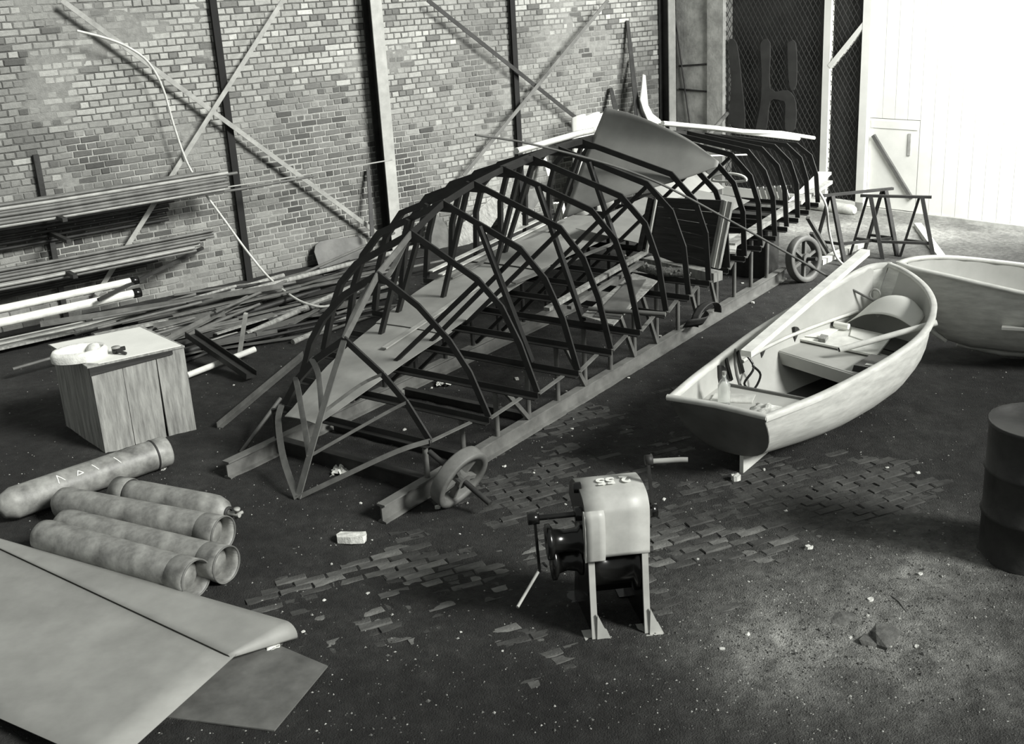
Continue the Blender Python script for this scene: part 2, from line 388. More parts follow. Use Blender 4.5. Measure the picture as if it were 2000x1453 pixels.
# ---- steel columns against the brick wall
def icol(name, a, wd_, dp, m, label, z1=4.7, off=.02):
    t = thing(name, WL(a, off, 0), label, None, None, 'structure'); tf = .016
    def bx(a0, a1, o0, o1): return MB().hexa([WL(a0, o0, 0), WL(a1, o0, 0), WL(a1, o1, 0), WL(a0, o1, 0)], [WL(a0, o0, z1), WL(a1, o0, z1), WL(a1, o1, z1), WL(a0, o1, z1)])
    part('front_flange', bx(a, a+wd_, off+dp-tf, off+dp), m, t); part('back_flange', bx(a, a+wd_, off, off+tf), 'dark_steel', t)
    part('web', bx(a+wd_/2-.007, a+wd_/2+.007, off+tf, off+dp-tf), 'dark_steel', t); return t
icol('trim_1', acoord(PW(730, 76, .24)), .165, .22, 'column_lit', 'tall steel stanchion with lit-toned front face behind the boat frame')  # pale front and dark web put light and shade into the colour
icol('trim_2', acoord(PW(1308, 78, .24))-.02, .15, .22, 'column_lit', 'steel stanchion in the far corner beside the concrete pier')
icol('trim_3', acoord(PW(417, 76, .03)), .085, .05, 'soot_steel', 'narrow dark stanchion on the brick wall above the scrap')
icol('trim_4', acoord(PW(997, 76, .03)), .085, .05, 'soot_steel', 'narrow dark stanchion on the brick wall between the crossed braces')
# ---- end wall: pier, mesh screens, white gate
e_pl, e_pr = ecoord(PE(1325, 78)), ecoord(PE(1418, 78)); HE = 4.4
def ebox(e0, e1, o0, o1, z0, z1): return MB().hexa([EW(e0, o0, z0), EW(e1, o0, z0), EW(e1, o1, z0), EW(e0, o1, z0)], [EW(e0, o0, z1), EW(e1, o0, z1), EW(e1, o1, z1), EW(e0, o1, z1)])
ew = thing('wall_end', EW(-1.5, -.1, 0), 'end wall of dark boarding behind wire mesh with a pale pier', None, None, 'structure')
part('backing', ebox(e_pl-.6, 0, -.24, -.16, 0, HE), 'dark_board', ew)
part('pier', ebox(e_pl-.02, e_pr-.30, -.22, .03, 0, HE), 'concrete', ew); part('pier_return', ebox(e_pr-.30, e_pr, -.22, .08, 0, HE), 'concrete', ew)
part('corner_filler', ebox(e_pl-.5, e_pl-.02, -.22, -.05, 0, HE), 'dark_board', ew)
part('tie_bar', MB().tube([EW(e_pl+.05, .05, 1.98), EW(e_pr-.28, .05, 2.02)], .014), 'dark_steel', ew)
part('tie_bar', MB().tube([EW(e_pl+.05, .05, 1.62), EW(e_pr-.28, .05, 1.60)], .014), 'dark_steel', ew)
part('tie_bar', MB().tube([EW(e_pl-.02, .06, 2.75), EW(e_pl+.28, .06, 1.0)], .012), 'dark_steel', ew)
part('sill', ebox(e_pr, .12, -.02, .06, 0, .14), 'white_paint', ew)
e_p = ecoord(PE(1613, 250)); 
part('post', ebox(e_p-.055, e_p+.055, -.03, .05, .1, HE), 'white_paint', ew)
part('post', ebox(-.01, .11, -.05, .06, 0, HE), 'white_paint', ew)
part('brace', MB().beam(EW(e_p+.05, .01, 2.02), EW(.02, .01, 2.62), .06, .09, EN), 'white_paint', ew)
wm = MB(); st_ = .085
for (x0, x1) in ((e_pr, e_p-.055), (e_p+.055, -.01)):
    k = x0-HE
    while k < x1:
        for sgn in (1, -1):
            pts = []
            if sgn > 0: a_, b_ = (k, 0.), (k+HE*.62, HE)
            else: a_, b_ = (k+HE*.62, 0.), (k, HE)
            # clip to the panel
            (xa, za), (xb, zb) = a_, b_; t0, t1 = 0., 1.; dx = xb-xa
            ta, tb = sorted(((x0-xa)/dx, (x1-xa)/dx)); t0, t1 = max(t0, ta), min(t1, tb)
            if t1-t0 > .01:
                wm.beam(EW(xa+dx*t0, -.005*sgn, za+(zb-za)*t0+.14), EW(xa+dx*t1, -.005*sgn, za+(zb-za)*t1+.14), .007, .006, EN)
        k += st_
part('wire_mesh', wm, 'mesh_wire', ew, kind='stuff')
gate = thing('door_1', EW(.11, -.05, 0), 'large white boarded gate with a wicket door beside the mesh screen', None, None, 'structure')
e_w0, e_w1 = .113, ecoord(PE(1796, 230)); z_w = PE(1790, 236).z
k = .11
while k < 3.2:
    b0 = k+.003; b1 = min(k+.19, 3.2)-.003
    inw = (b0+b1)/2
    if e_w0 <= inw < e_w1: part('board', ebox(b0, b1, -.06, -.03, z_w+.004, HE), 'white_paint', gate)
    else: part('board', ebox(b0, b1, -.06, -.03, .06, HE), 'white_paint', gate)
    k += .19
wk = part('wicket_door', ebox(e_w0+.002, e_w1-.008, -.064, -.032, .08, z_w-.004), 'white_paint', gate)
part('wicket_rail', ebox(e_w0+.03, e_w1-.03, -.036, -.02, z_w-.13, z_w-.03), 'white_paint', wk)
part('latch', ebox(e_w1-.16, e_w1-.12, -.036, -.015, .85, 1.15), 'galv', wk)
part('back_panel', ebox(.1, 3.2, -.14, -.10, 0, HE), 'dark_board', gate)
part('threshold', ebox(.11, 3.2, -.08, .02, 0, .07), 'concrete', gate)
part('diagonal_brace', MB().beam(PE(1706, 264, -.015), PE(1781, 388, -.015), .05, .05, EN), 'mid_steel', gate)
# dark curved templates hung behind the mesh
def template(pts, label):
    outl = smooth_pts([EW(e, .03, z) for e, z in pts+pts[:1]], 3)[:-1]
    return single('template_board', MB().slab(outl, .02, EN), 'dark_board', label, 'board', 'curved boards on the wire mesh')
tb = lambda L_: [(ecoord(PE(x, y)), PE(x, y).z) for x, y in L_]
template(tb([(1424, 240), (1430, 160), (1424, 84), (1440, 84), (1450, 160), (1456, 250)]), 'narrow curved dark template board hung on the mesh next to the pier')
template(tb([(1478, 252), (1488, 200), (1490, 140), (1488, 84), (1506, 84), (1506, 172), (1540, 176), (1556, 200), (1554, 252), (1536, 252), (1536, 204), (1528, 196), (1506, 198), (1498, 252)]), 'large dark template board with a rounded cut-out hung on the mesh')
template(tb([(1540, 84), (1556, 84), (1557, 165), (1544, 168)]), 'short dark template strip hung on the mesh near the white post')

# ---- flat-bar wall bracing
def wbrace(p, q, off, label, m, wd_=.055):
    return single('wall_brace', MB().beam(PW(*p, off), PW(*q, off), wd_, .012, WN), m, label, 'brace')
wbrace((553, 0), (188, 576), .16, 'pale flat brace rising to the right across the wall above the bar rack', 'galv'); wbrace((120, 0), (738, 456), .13, 'pale flat brace falling to the right across the wall towards the stanchion', 'galv')
wbrace((835, 0), (1150, 250), .13, 'dark flat brace falling to the right behind the big leaning sheet', 'dark_steel'); wbrace((1188, 0), (905, 343), .17, 'grey flat brace rising to the right above the boat frame', 'strap_steel')

# ================================================================== HULL FRAME ON ITS CRADLE
TC = -.80                                            # centreline
ST = [.53+.425*i for i in range(17)]
SHE = [(.81, .43), (1.02, .49), (1.16, .56), (1.25, .61), (1.29, .66), (1.31, .70), (1.33, .745), (1.325, .775), (1.31, .795), (1.295, .81), (1.27, .82), (1.25, .825), (1.22, .83), (1.17, .835), (1.12, .84), (1.07, .84), (1.02, .84)]
C1 = [(.62, .68), (.87, .81), (1.02, .92), (1.13, 1.01), (1.19, 1.07), (1.22, 1.13), (1.26, 1.17), (1.28, 1.20), (1.28, 1.23), (1.27, 1.25), (1.25, 1.255), (1.22, 1.25), (1.19, 1.235), (1.14, 1.23), (1.10, 1.21), (1.04, 1.19), (.99, 1.16)]
C2 = [(.42, .86), (.70, 1.03), (.87, 1.19), (.98, 1.31), (1.06, 1.38), (1.10, 1.44), (1.14, 1.485), (1.16, 1.51), (1.17, 1.525), (1.17, 1.53), (1.15, 1.53), (1.13, 1.52), (1.09, 1.495), (1.05, 1.48), (1.01, 1.45), (.96, 1.42), (.91, 1.38)]
C3 = [(.20, .98), (.43, 1.26), (.66, 1.38), (.76, 1.53), (.85, 1.61), (.88, 1.67), (.91, 1.71), (.92, 1.74), (.93, 1.755), (.94, 1.75), (.95, 1.73), (.92, 1.73), (.90, 1.70), (.86, 1.66), (.82, 1.62), (.78, 1.57), (.73, 1.51)]
KZ = [1.09, 1.47, 1.69, 1.84, 1.92, 1.97, 2.0, 2.02, 2.02, 2.01, 1.97, 1.92, 1.86, 1.80, 1.72, 1.64, 1.56]
TCS = [max(-.84, -.745-.0265*(s_-.53)) for s_ in ST]      # the hull stands slightly askew on the rails
SHE, C1, C2, C3 = [[(b-.8-TCS[i], z) for i, (b, z) in enumerate(X)] for X in (SHE, C1, C2, C3)]
hull = thing('hull_skeleton', S(3.9, TC, 0), 'upturned yacht hull skeleton of dark steel ribs standing on rails', 'boat frame')
def rib_mb(s, pts, depth=.05, th=.016):
    n = len(pts); inner = []
    for i in range(n):
        d = V((0, 0))
        if i > 0: d = d+(V(pts[i])-V(pts[i-1])).normalized()
        if i < n-1: d = d+(V(pts[i+1])-V(pts[i])).normalized()
        d.normalize(); nrm = V((-d.y, d.x))          # left of travel; travel goes near foot -> keel -> far foot
        k = 1.0
        if 0 < i < n-1: k = 1/max(.5, nrm.dot(V((-(V(pts[i+1])-V(pts[i])).normalized().y, (V(pts[i+1])-V(pts[i])).normalized().x))))
        inner.append((pts[i][0]+nrm.x*depth*k, pts[i][1]+nrm.y*depth*k))
    m = MB(); h = th/2; vs = []; fs = []
    for (a, b) in zip(pts, inner): vs += [S(s-h, a[0], a[1]), S(s+h, a[0], a[1]), S(s+h, b[0], b[1]), S(s-h, b[0], b[1])]
    for i in range(n-1):
        o = i*4
        for k in range(4): j = (k+1) % 4; fs.append((o+k, o+j, o+4+j, o+4+k))
    fs += [(0, 1, 2, 3), ((n-1)*4+3, (n-1)*4+2, (n-1)*4+1, (n-1)*4)]
    m.add(vs, fs)
    # narrow flange on the inner edge
    for i in range(n-1):
        m.hexa([S(s+h, *inner[i]), S(s+h+.026, *inner[i]), S(s+h+.026, *(V(inner[i]).lerp(V(pts[i]), .14))), S(s+h, *(V(inner[i]).lerp(V(pts[i]), .14)))],
               [S(s+h, *inner[i+1]), S(s+h+.026, *inner[i+1]), S(s+h+.026, *(V(inner[i+1]).lerp(V(pts[i+1]), .14))), S(s+h, *(V(inner[i+1]).lerp(V(pts[i+1]), .14)))])
    return m
for i in range(17):
    lv = [SHE[i], C1[i], C2[i]]+([C3[i]] if i > 0 else [])
    pts = [(TCS[i]+b, z) for b, z in lv]+[(TCS[i], KZ[i])]+[(TCS[i]-b, z) for b, z in lv[::-1]]
    rb = part('rib', rib_mb(ST[i], pts), 'rib_steel', hull)
    if i > 0:                                        # gusset plate at the keel
        part('gusset', MB().slab([S(ST[i]+.012, TCS[i]-.16, KZ[i]-.10), S(ST[i]+.012, TCS[i]+.16, KZ[i]-.10), S(ST[i]+.012, TCS[i]+.03, KZ[i]-.02), S(ST[i]+.012, TCS[i]-.03, KZ[i]-.02)], .006, RL), 'rib_steel', rb)
# keel bars, stem and bow stringers
for i in range(16):
    m = 'strap_steel' if i < 2 else 'rib_steel'
    part('keel_bar', MB().beam(S(ST[i], TCS[i], KZ[i]-.03), S(ST[i+1], TCS[i+1], KZ[i+1]-.03), .012 if i < 5 else .07, .05), m, hull)
BOW = S(-.05, TC, .03)
def strip(pts, w_, m, nm, up=UP, t=.008):
    b = MB(); pts = smooth_pts(pts, 5)
    rows = []
    for k, p in enumerate(pts):
        d = (pts[min(k+1, len(pts)-1)]-pts[max(k-1, 0)]).normalized(); sd_ = d.cross(up).normalized(); u = sd_.cross(d).normalized()
        rows.append([p-u*w_/2, p+u*w_/2])
    b.grid(rows, t, smooth=False); return part(nm, b, m, hull)
stem_at = lambda z: BOW.lerp(S(.53, TCS[0], 1.07), max(0, (z-.03)/1.04))
strip([BOW, stem_at(.35)-RL*.01, stem_at(.7)-RL*.012, S(.53, TCS[0], 1.07)], .055, 'strap_steel', 'stem_bar', up=RT)
for sg in (1, -1):
    up_ = UP if sg > 0 else RT; k_ = .5 if sg > 0 else 1.0
    strip([S(.53, TCS[0]+sg*.755, .42), S(.36, TC+.03+sg*.60, .365), S(.13, TC+.01+sg*.31, .205), BOW], .05*(.7 if sg > 0 else 1), 'strap_steel', 'sheer_stringer', up=up_)
    strip([S(.53, TCS[0]+sg*.565, .68), S(.43, TC+.03+sg*.41, .575), stem_at(.30)], .045*k_, 'strap_steel', 'chine_stringer', up=up_)
    strip([S(.53, TCS[0]+sg*.365, .86), S(.46, TC+.03+sg*.21, .765), stem_at(.58)], .045*k_, 'strap_steel', 'chine_stringer', up=up_)
# loose straps bent inside the bow
strip([S(ST[1]+.02, TC-.02, 1.40), S(ST[1]-.12, TC-.10, 1.18), S(ST[0]+.06, TC-.02, 1.02)], .045, 'strap_steel', 'inner_strap', up=RT)
strip([S(ST[2]+.02, TC-.02, 1.62), S(ST[2]-.15, TC-.06, 1.40), S(ST[1]+.08, TC+.02, 1.37)], .045, 'strap_steel', 'inner_strap', up=RT)
strip([S(ST[3]+.02, TC-.02, 1.78), S(ST[3]-.2, TC-.20, 1.55), S(ST[2]+.05, TC-.22, 1.45)], .04, 'strap_steel', 'inner_strap', up=RT)
for i in (3, 5, 7):                                  # struts from rib to cross bar
    for sg in (1, -1):
        part('strut', MB().beam(S(ST[i]-.02, TCS[i]+sg*.36, lerp(KZ[i], C3[i][1], .36/C3[i][0])-.03), S(ST[i]-.02, TCS[i]+sg*(.79 if i == 3 else .76), SHE[i][1]), .035, .045, RL), 'rib_steel', hull)
for i in (4, 8, 10): 
    for sg in (-1,):
        part('strut', MB().beam(S(ST[i]-.02, TCS[i]+sg*.5, lerp(KZ[i], C3[i][1], .5/C3[i][0])-.04), S(ST[i]-.02, TCS[i]+sg*.95, SHE[i][1]), .035, .045, RL), 'rib_steel', hull)

# ---- cradle: rails, posts, cross bars, braces
cr = thing('building_cradle', S(3.5, TC, 0), 'steel rails with posts and cross bars carrying the hull ribs', 'cradle')
IB = [(-.0365, 0), (.0365, 0), (.0365, .012), (.006, .018), (.006, .122), (.0365, .128), (.0365, .14), (-.0365, .14), (-.0365, .128), (-.006, .122), (-.006, .018), (-.0365, .012)]
part('rail', MB().profile(S(0, -.0365, 0), S(6.95, -.0365, 0), IB), 'rail_steel', cr)
part('rail', MB().profile(S(-.03, -1.57, 0), S(7.6, -1.57, 0), IB), 'rail_steel', cr)
part('cross_beam', MB().profile(S(.50, -1.53, .0), S(.50, -.07, .0), IB), 'dark_steel', cr)
LB = [(0, 0), (.05, 0), (.05, .007), (.007, .007), (.007, .05), (0, .05)]
for i in range(17):
    b, z = SHE[i]
    part('cross_bar', MB().profile(S(ST[i]-.01, TCS[i]-b+.01, z-.055), S(ST[i]-.01, TCS[i]+b-.01, z-.055), LB), 'rib_steel', cr)
    for t in (-.0365, -1.57):
        if t > -1 and i > 14: continue
        part('post', MB().tube([S(ST[i]-.03, t, .14), S(ST[i]-.03, t, z-.05)], .021, 10), 'mid_steel' if t > -1 else 'dark_steel', cr)
    if i in (2, 3, 4, 6, 7, 9, 11):                            # brace from near knuckle to far rail
        a = V(C3[i]).lerp(V(C2[i]), .05)
        part('brace', MB().beam(S(ST[i]+.03, TCS[i]+a.x-.05, a.y-.04), S(ST[i]+.03, -1.57, .15), .03, .04, RL), 'rib_steel', cr)
    if i < 12:                                       # bar from rib foot back to the next post
        part('foot_bar', MB().beam(S(ST[i], TCS[i]+b-.015, z-.02), S(ST[i]+.36, TCS[i]+lerp(b, SHE[i+1][0], .85)-.12, SHE[i+1][1]-.05), .035, .008), 'strap_steel', cr)
    if i in (2, 4, 6, 7, 9, 10):
        part('brace', MB().beam(S(ST[i]+.02, .02, z-.06), S(ST[i]+.36, -.02, .15), .035, .03, RT), 'mid_steel', cr)
# loose cross beams on the floor between the rails
for k, (s_, t0, t1) in enumerate(((1.05, -1.5, -.05), (1.95, -1.5, -.1))):
    part('cross_beam', MB().profile(S(s_, t0, 0), S(s_, t1, 0), [(x*.8, y*.6) for x, y in IB]), 'dark_steel', cr)

# ---- deck plates lying on the cross bars, far half
def deckplate(s0, s1, tn0, tn1, dz, label):
    n = 14; rows = []
    for k in range(n):
        s = lerp(s0, s1, k/(n-1)); z = interp(s, [0]+ST, [.36]+[q[1] for q in SHE])+dz
        tf = interp(s, [.3, .45, 1.06, 1.6, 2.69, 3.54, 5.4], [-1.28, -1.32, -1.57, -1.70, -1.92, -2.00, -2.02]); tn = lerp(tn0, tn1, k/(n-1))
        rows.append([S(s, lerp(tf, tn, j/5), z+.012*math.sin(math.pi*j/5)) for j in range(6)])
    return single('deck_plate', MB().grid(rows, .006, smooth=False), 'plate_steel', label, 'steel plate', 'deck plates lying inside the hull ribs')
deckplate(.36, 2.05, -.95, -.99, .012, 'long grey steel plate inside the bow ribs, nearest of three'); deckplate(1.95, 3.75, -.99, -1.10, .024, 'grey steel plate in mid row under the ribs'); deckplate(3.55, 5.6, -1.10, -1.06, .040, 'grey steel plate under the big leaning sheet, farthest of three')
def onplate(s, t, dz=.06): return S(s, t, interp(s, ST, [q[1] for q in SHE])+dz)
single('flat_strip', MB().beam(onplate(1.5, -1.28, .046), onplate(3.0, -1.36, .06), .05, .012), 'galv', 'pale narrow metal strip lying along the deck plates', 'metal strip')
single('flat_strip', MB().beam(onplate(3.05, -1.05, .075), onplate(5.4, -.75, .085), .06, .012), 'strap_steel', 'long flat strip lying from the mid ribs towards the stern', 'metal strip')
# upper grey plate (stowed inside the stern)
single('hull_plate', MB().slab([S(4.6, -1.35, .98), S(4.6, -.35, .86), S(6.9, -.45, .90), S(6.9, -1.45, 1.02)], .006), 'sheet_steel', 'grey steel plate lying inside the stern ribs', 'steel plate')
single('hull_plate', MB().slab([S(6.2, -1.9, 1.62), S(7.4, -1.75, 1.45), S(7.4, -1.0, .92), S(6.2, -1.1, .95)], .006, RT), 'sheet_steel', 'tilted steel plate propped inside the last stern ribs', 'steel plate')

# ---- big leaning sheet
left = [PS(1182, 210, 4.16), PS(1156, 262, 4.08), PS(1131, 317, 3.92), PS(1112, 378, 3.74), PS(1098, 427, 3.60)]
right = [PS(1404, 316, 4.14), PS(1404, 318.5, 4.13), PS(1403, 321, 4.12), PS(1402, 323.5, 4.11), PS(1401, 326, 4.10)]
topm = [PS(1233, 222, 4.16), PS(1294, 246, 4.16), PS(1350, 275, 4.15)]
botm = [PS(1180, 398, 3.70), PS(1262, 371, 3.85), PS(1340, 348, 4.0)]
lft = smooth_pts(left, 3); rgt = smooth_pts(right, 3); top = smooth_pts([left[0]]+topm+[right[0]], 5); bot = smooth_pts([left[-1]]+botm+[right[-1]], 5)
nu, nv_ = len(top), len(lft); P = []
for j in range(nv_):
    v = j/(nv_-1); row = []
    for i in range(nu):
        u = i/(nu-1)
        p = top[i]*(1-v)+bot[i]*v+lft[j]*(1-u)+rgt[j]*u-((top[0]*(1-u)+top[-1]*u)*(1-v)+(bot[0]*(1-u)+bot[-1]*u)*v)
        p = p+RL*(.10*math.sin(math.pi*min(1, v*1.05))*(1-u*.7)*math.sin(math.pi*min(1, u+.25)))
        row.append(p)
    P.append(row)
single('curved_sheet', MB().grid(P, .005), 'sheet_steel', 'big bent grey steel sheet sticking up out of the hull ribs', 'steel sheet')
# ---- white battens along the keel
bt = lambda s, z, t=TC: S(s, t, z)
single('keel_batten', MB().tube([bt(2.9, 2.055, TC-.03), bt(3.9, 2.065, TC-.03), bt(4.8, 2.035, TC-.03), bt(5.7, 1.915, TC-.03), bt(6.6, 1.75, TC-.03), bt(7.35, 1.61, TC-.03), bt(8.4, 1.41), bt(9.2, 1.26)], .03, 6), 'white_wood', 'long white wooden batten lying along the keel of the upturned hull', 'batten')
single('keel_batten', MB().tube([bt(5.4, 1.965, TC+.045), bt(6.6, 1.755, TC+.045), bt(7.35, 1.615, TC+.045), bt(8.6, 1.42), bt(9.75, 1.19)], .026, 6), 'white_wood', 'white batten reaching farthest past the stern of the upturned hull', 'batten')
# ---- thin bent rod from the keel down to the dinghy
single('bent_rod', MB().tube(smooth_pts([S(2.35, -.84, 2.27), S(2.95, -.62, 2.10), S(3.50, .07, 1.785), S(3.95, .75, 1.32), S(4.3, 1.55, .80), S(4.36, 2.19, .52)], 6), .011, 6), 'mid_steel', 'thin rod bent over the hull ribs and down into the dinghy', 'rod')
# ---- dark boarded panel standing inside the ribs
pp = thing('boarded_panel', S(4.2, .1, .80), 'dark boarded wooden panel standing upright inside the hull ribs', 'wooden panel')
c00, c10, c11, c01 = PS(1250, 487, 4.2), PS(1384, 540, 4.2), PS(1408, 391, 4.25), PS(1272, 385, 4.25)
for k in range(6):
    v0, v1 = k/6+.006, (k+1)/6-.004
    q_ = [c00.lerp(c01, v0), c10.lerp(c11, v0), c10.lerp(c11, v1), c00.lerp(c01, v1)]
    part('plank', MB().slab(q_, .02, -RL), 'dark_wood', pp)
part('batten', MB().beam(c00.lerp(c10, .02)-RL*.03, c01.lerp(c11, .02)-RL*.03, .05, .03, RL), 'dark_wood', pp)
part('batten', MB().beam(c00.lerp(c10, .12)-RL*.03, c01.lerp(c11, .10)-RL*.03, .018, .03, RL), 'pale_wood', pp)
pst = thing('wooden_prop', S(4.25, .45, .85), 'pair of light-edged wooden uprights at the right end of the boarded panel', 'wooden post')
part('upright', MB().beam(PS(1396, 522, 4.2), PS(1422, 392, 4.25), .10, .05, RL), 'mid_wood', pst); part('edge_strip', MB().beam(PS(1393, 522, 4.17), PS(1418, 392, 4.22), .025, .02, RL), 'pale_wood', pst)
single('wooden_bearer', MB().beam(S(4.30, -.35, .80), S(4.05, .52, .80), .12, .085), 'mid_wood', 'short thick timber bearer under the boarded panel', 'timber')
single('timber_plank', MB().beam(S(4.95, .22, .868), S(8.1, .03, .93), .10, .04), 'mid_wood', 'long pale plank lying on the cross bars towards the stern', 'plank')
single('timber_plank', MB().beam(S(4.7, .30, .855), S(5.4, .02, .86), .16, .02), 'pale_wood', 'short pale board lying across the bars beside the long plank', 'plank')
# plywood pieces, pipe and woven fender on the near bars
pl1 = [G(1136, 616, .76), G(1198, 634, .76), G(1284, 548, .80), G(1236, 533, .80)]
single('plywood_sheet', MB().slab(pl1, .012), 'mid_wood', 'plywood sheet lying on the near cross bars under the pipe', 'plywood')
single('plywood_sheet', MB().slab([G(1160, 617, .775), G(1210, 622, .775), G(1262, 545, .81), G(1226, 548, .81)], .01), 'mid_steel', 'narrower grey board lying on top of the plywood sheet', 'board')
single('scaffold_pipe', MB().tube([G(1150, 603, .80), G(1300, 614, .80)], .02, 10), 'mid_steel', 'grey pipe lying across the plywood on the near bars', 'pipe')
single('timber_lath', MB().beam(S(2.55, -.35, .79), S(4.3, -.30, .93), .06, .03), 'mid_wood', 'wooden lath rising from the plywood to the boarded panel', 'lath')
single('timber_lath', MB().beam(S(2.7, -.22, .78), S(3.9, -.18, .90), .045, .03), 'strap_steel', 'grey bar beside the wooden lath near the boarded panel', 'bar')
fb = MB(); ctr = smooth_pts([G(1226, 508, .84), G(1252, 521, .83), G(1292, 530, .83), G(1338, 532, .83)], 6)
fb.tube(ctr, [.03]+[.045]*(len(ctr)-2)+[.035], 12); fn = thing('rope_fender', ctr[len(ctr)//2]-UP*.04, 'knobbly woven rope fender lying in front of the boarded panel', 'fender')
part('core', fb, 'weave', fn)
kb = MB(); rk = random.Random(4)
for k in range(110):
    p = ctr[min(len(ctr)-1, int(rk.random()*len(ctr)))]+V((rk.uniform(-.02, .02), rk.uniform(-.02, .02), 0)); d = V((rk.gauss(0, 1), rk.gauss(0, 1), rk.gauss(0, 1))).normalized()
    q_ = p+d*.043; kb.lathe(q_-d*.006, d, [(0, .013), (.012, .012), (.018, .0)], 6)
part('knots', kb, 'weave', fn, kind='stuff')
# ---- wheels
def wheel(name, o, ax, R, wd_, label, nsp=6, m='rail_steel', axle=.25, hole=.72):
    t = thing(name, V((o.x, o.y, o.z-R)), label, 'wheel'); ax = ax.normalized(); h = wd_/2
    part('rim', MB().lathe(o, ax, [(-h, R*hole), (-h, R*.98), (-h*.8, R), (h*.8, R), (h, R*.98), (h, R*hole), (h*.6, R*hole*.96), (-h*.6, R*hole*.96), (-h, R*hole)], 36), m, t)
    part('hub', MB().lathe(o, ax, [(-h*1.1, .0), (-h*1.1, R*.24), (h*1.1, R*.24), (h*1.1, 0)], 20, False), m, t)
    a = ax.cross(UP).normalized(); b = ax.cross(a)
    for k in range(nsp):
        an = 2*math.pi*k/nsp+.3; d = a*math.cos(an)+b*math.sin(an); part('spoke', MB().beam(o+d*R*.2, o+d*R*hole, R*.12, h*.9, ax), m, t)
    if axle: part('axle', MB().tube([o-ax*axle, o+ax*axle], R*.085, 10), 'dark_steel', t)
    return t
axw = (ir*.72-iu*.55-fw*.42)
wc = PLN(897, 933, S(0.62, -.02, .0), RL) if False else G(897, 932, .235)
wheel('flanged_wheel', wc, axw, .235, .10, 'rusty spoked iron wheel leaning on the near rail below the bow', 5, 'rail_steel', .30, .80)
single('rail_offcut', MB().profile(G(890, 946, .10), G(938, 930, .10), [(x*.5, y*.45) for x, y in IB]), 'mid_steel', 'short rail offcut resting in the iron wheel at the bow', 'rail piece')
wf = G(1570, 506, .26); wheel('cast_wheel', wf, (ir*.55-fw*.75-iu*.05), .265, .10, 'cast iron wheel with oval holes standing at the stern end', 6, 'mid_steel', .18, .80)
single('curved_scrap', MB().grid([[S(4.75+.26*math.cos(a), .02+.02*k, .17+.13*math.sin(a)) for k in range(5)] for a in linspace(-.2, 3.4, 14)], .006), 'dark_steel', 'dark curled scrap of plate lying on the near rail', 'scrap')
single('curved_scrap', MB().grid([[S(4.35+.35*u, .0+.12*math.sin(u*3)+.02*k, .16+.03*k) for k in range(4)] for u in linspace(0, 1, 10)], .006), 'dark_steel', 'dark flat scrap beside the curled plate on the near rail', 'scrap')

# ================================================================== DINGHY
BU, BV = azv(38.3), azv(128.3); BM = V((1.3426, 7.2053, 0))
def B(u, v, z): return BM+BU*u+BV*v+UP*z
GU = [0, .25, .5, .8, 1.1, 1.45, 1.8, 2.1, 2.4, 2.65, 2.85, 2.98, 3.06]
GS = [.36, .44, .515, .585, .65, .725, .775, .765, .69, .55, .375, .22, .085]
GP = [-.36, -.39, -.415, -.43, -.44, -.43, -.385, -.32, -.235, -.165, -.10, -.04, .075]
GZ_ = [.60, .603, .607, .615, .63, .66, .70, .745, .80, .85, .885, .905, .915]
KZ_ = [.14, .125, .11, .095, .08, .07, .07, .075, .10, .17, .30, .48, .70]
def bsec(k, inset=0.0, n=11):
    u = GU[k]; vc = (GS[k]+GP[k])/2; hb = (GS[k]-GP[k])/2-inset; zg = GZ_[k]; zk = KZ_[k]+inset; out = []
    ex = interp(u, [0, 1.0, 2.4, 3.06], [2.5, 2.6, 2.0, 1.5])
    for sg, rng in ((1, range(n)), (-1, range(n-2, -1, -1))):
        for i in rng:
            th = math.pi/2*i/(n-1); c, s_ = math.cos(th), math.sin(th)
            v = hb*(c**(2/ex)); z = zg-(zg-zk)*(s_**(2/ex))
            rake = .30*(zg-z)/(zg-.14)*max(0, 1-u/1.0)
            uu = u+rake-(.0 if u < 2.3 else .22*(1-(z-zk)/(zg-zk+1e-6))*((u-2.3)/.76)**2)
            out.append(B(uu+inset*(1 if k == 0 else 0), vc+sg*v, z))
    return out
boat = thing('dinghy', B(1.5, .1, 0), 'pale grey wooden dinghy resting on its keel, stern towards the camera', 'boat')
outer = [bsec(k) for k in range(len(GU))]; inner = [bsec(k, .018) for k in range(len(GU)-1)]
part('hull', MB().grid(outer), 'boat_wood', boat, label='pale planked hull')
part('lining', MB().grid(inner), 'boat_grey', boat)
tp = outer[0]; tr = MB().hexa([p-BU*.012 for p in tp], [p+BU*.016 for p in tp]); part('transom', tr, 'transom', boat, label='darker transom')  # transom toned darker than the hull
for nm, col in (('gunwale', 0), ('gunwale', -1)):
    path = smooth_pts([outer[k][col] for k in range(len(GU))], 4)
    m = MB(); sg = 1 if col == 0 else -1
    rows = []
    for i, p in enumerate(path):
        d = (path[min(i+1, len(path)-1)]-path[max(i-1, 0)]).normalized(); sd_ = d.cross(UP).normalized()
        rows.append([p+sd_*a+UP*b for a, b in ((.022, -.028), (.024, .006), (.012, .014), (-.018, .014), (-.028, .008), (-.028, -.02), (.022, -.028))])
    m.grid(rows); part(nm, m, 'boat_wood', boat)
part('transom_cap', MB().tube([outer[0][0]+UP*.004+BV*.02, outer[0][0]+UP*.006, outer[0][0].lerp(outer[0][-1], .5)+UP*.02, outer[0][-1]+UP*.006, outer[0][-1]+UP*.004-BV*.02], .024, 8), 'boat_wood', boat)
part('stem_post', MB().tube(smooth_pts([B(3.07, .08, .93), B(3.03, .08, .72), B(2.90, .09, .42), B(2.62, .12, .18)], 4), .022, 6), 'boat_wood', boat)
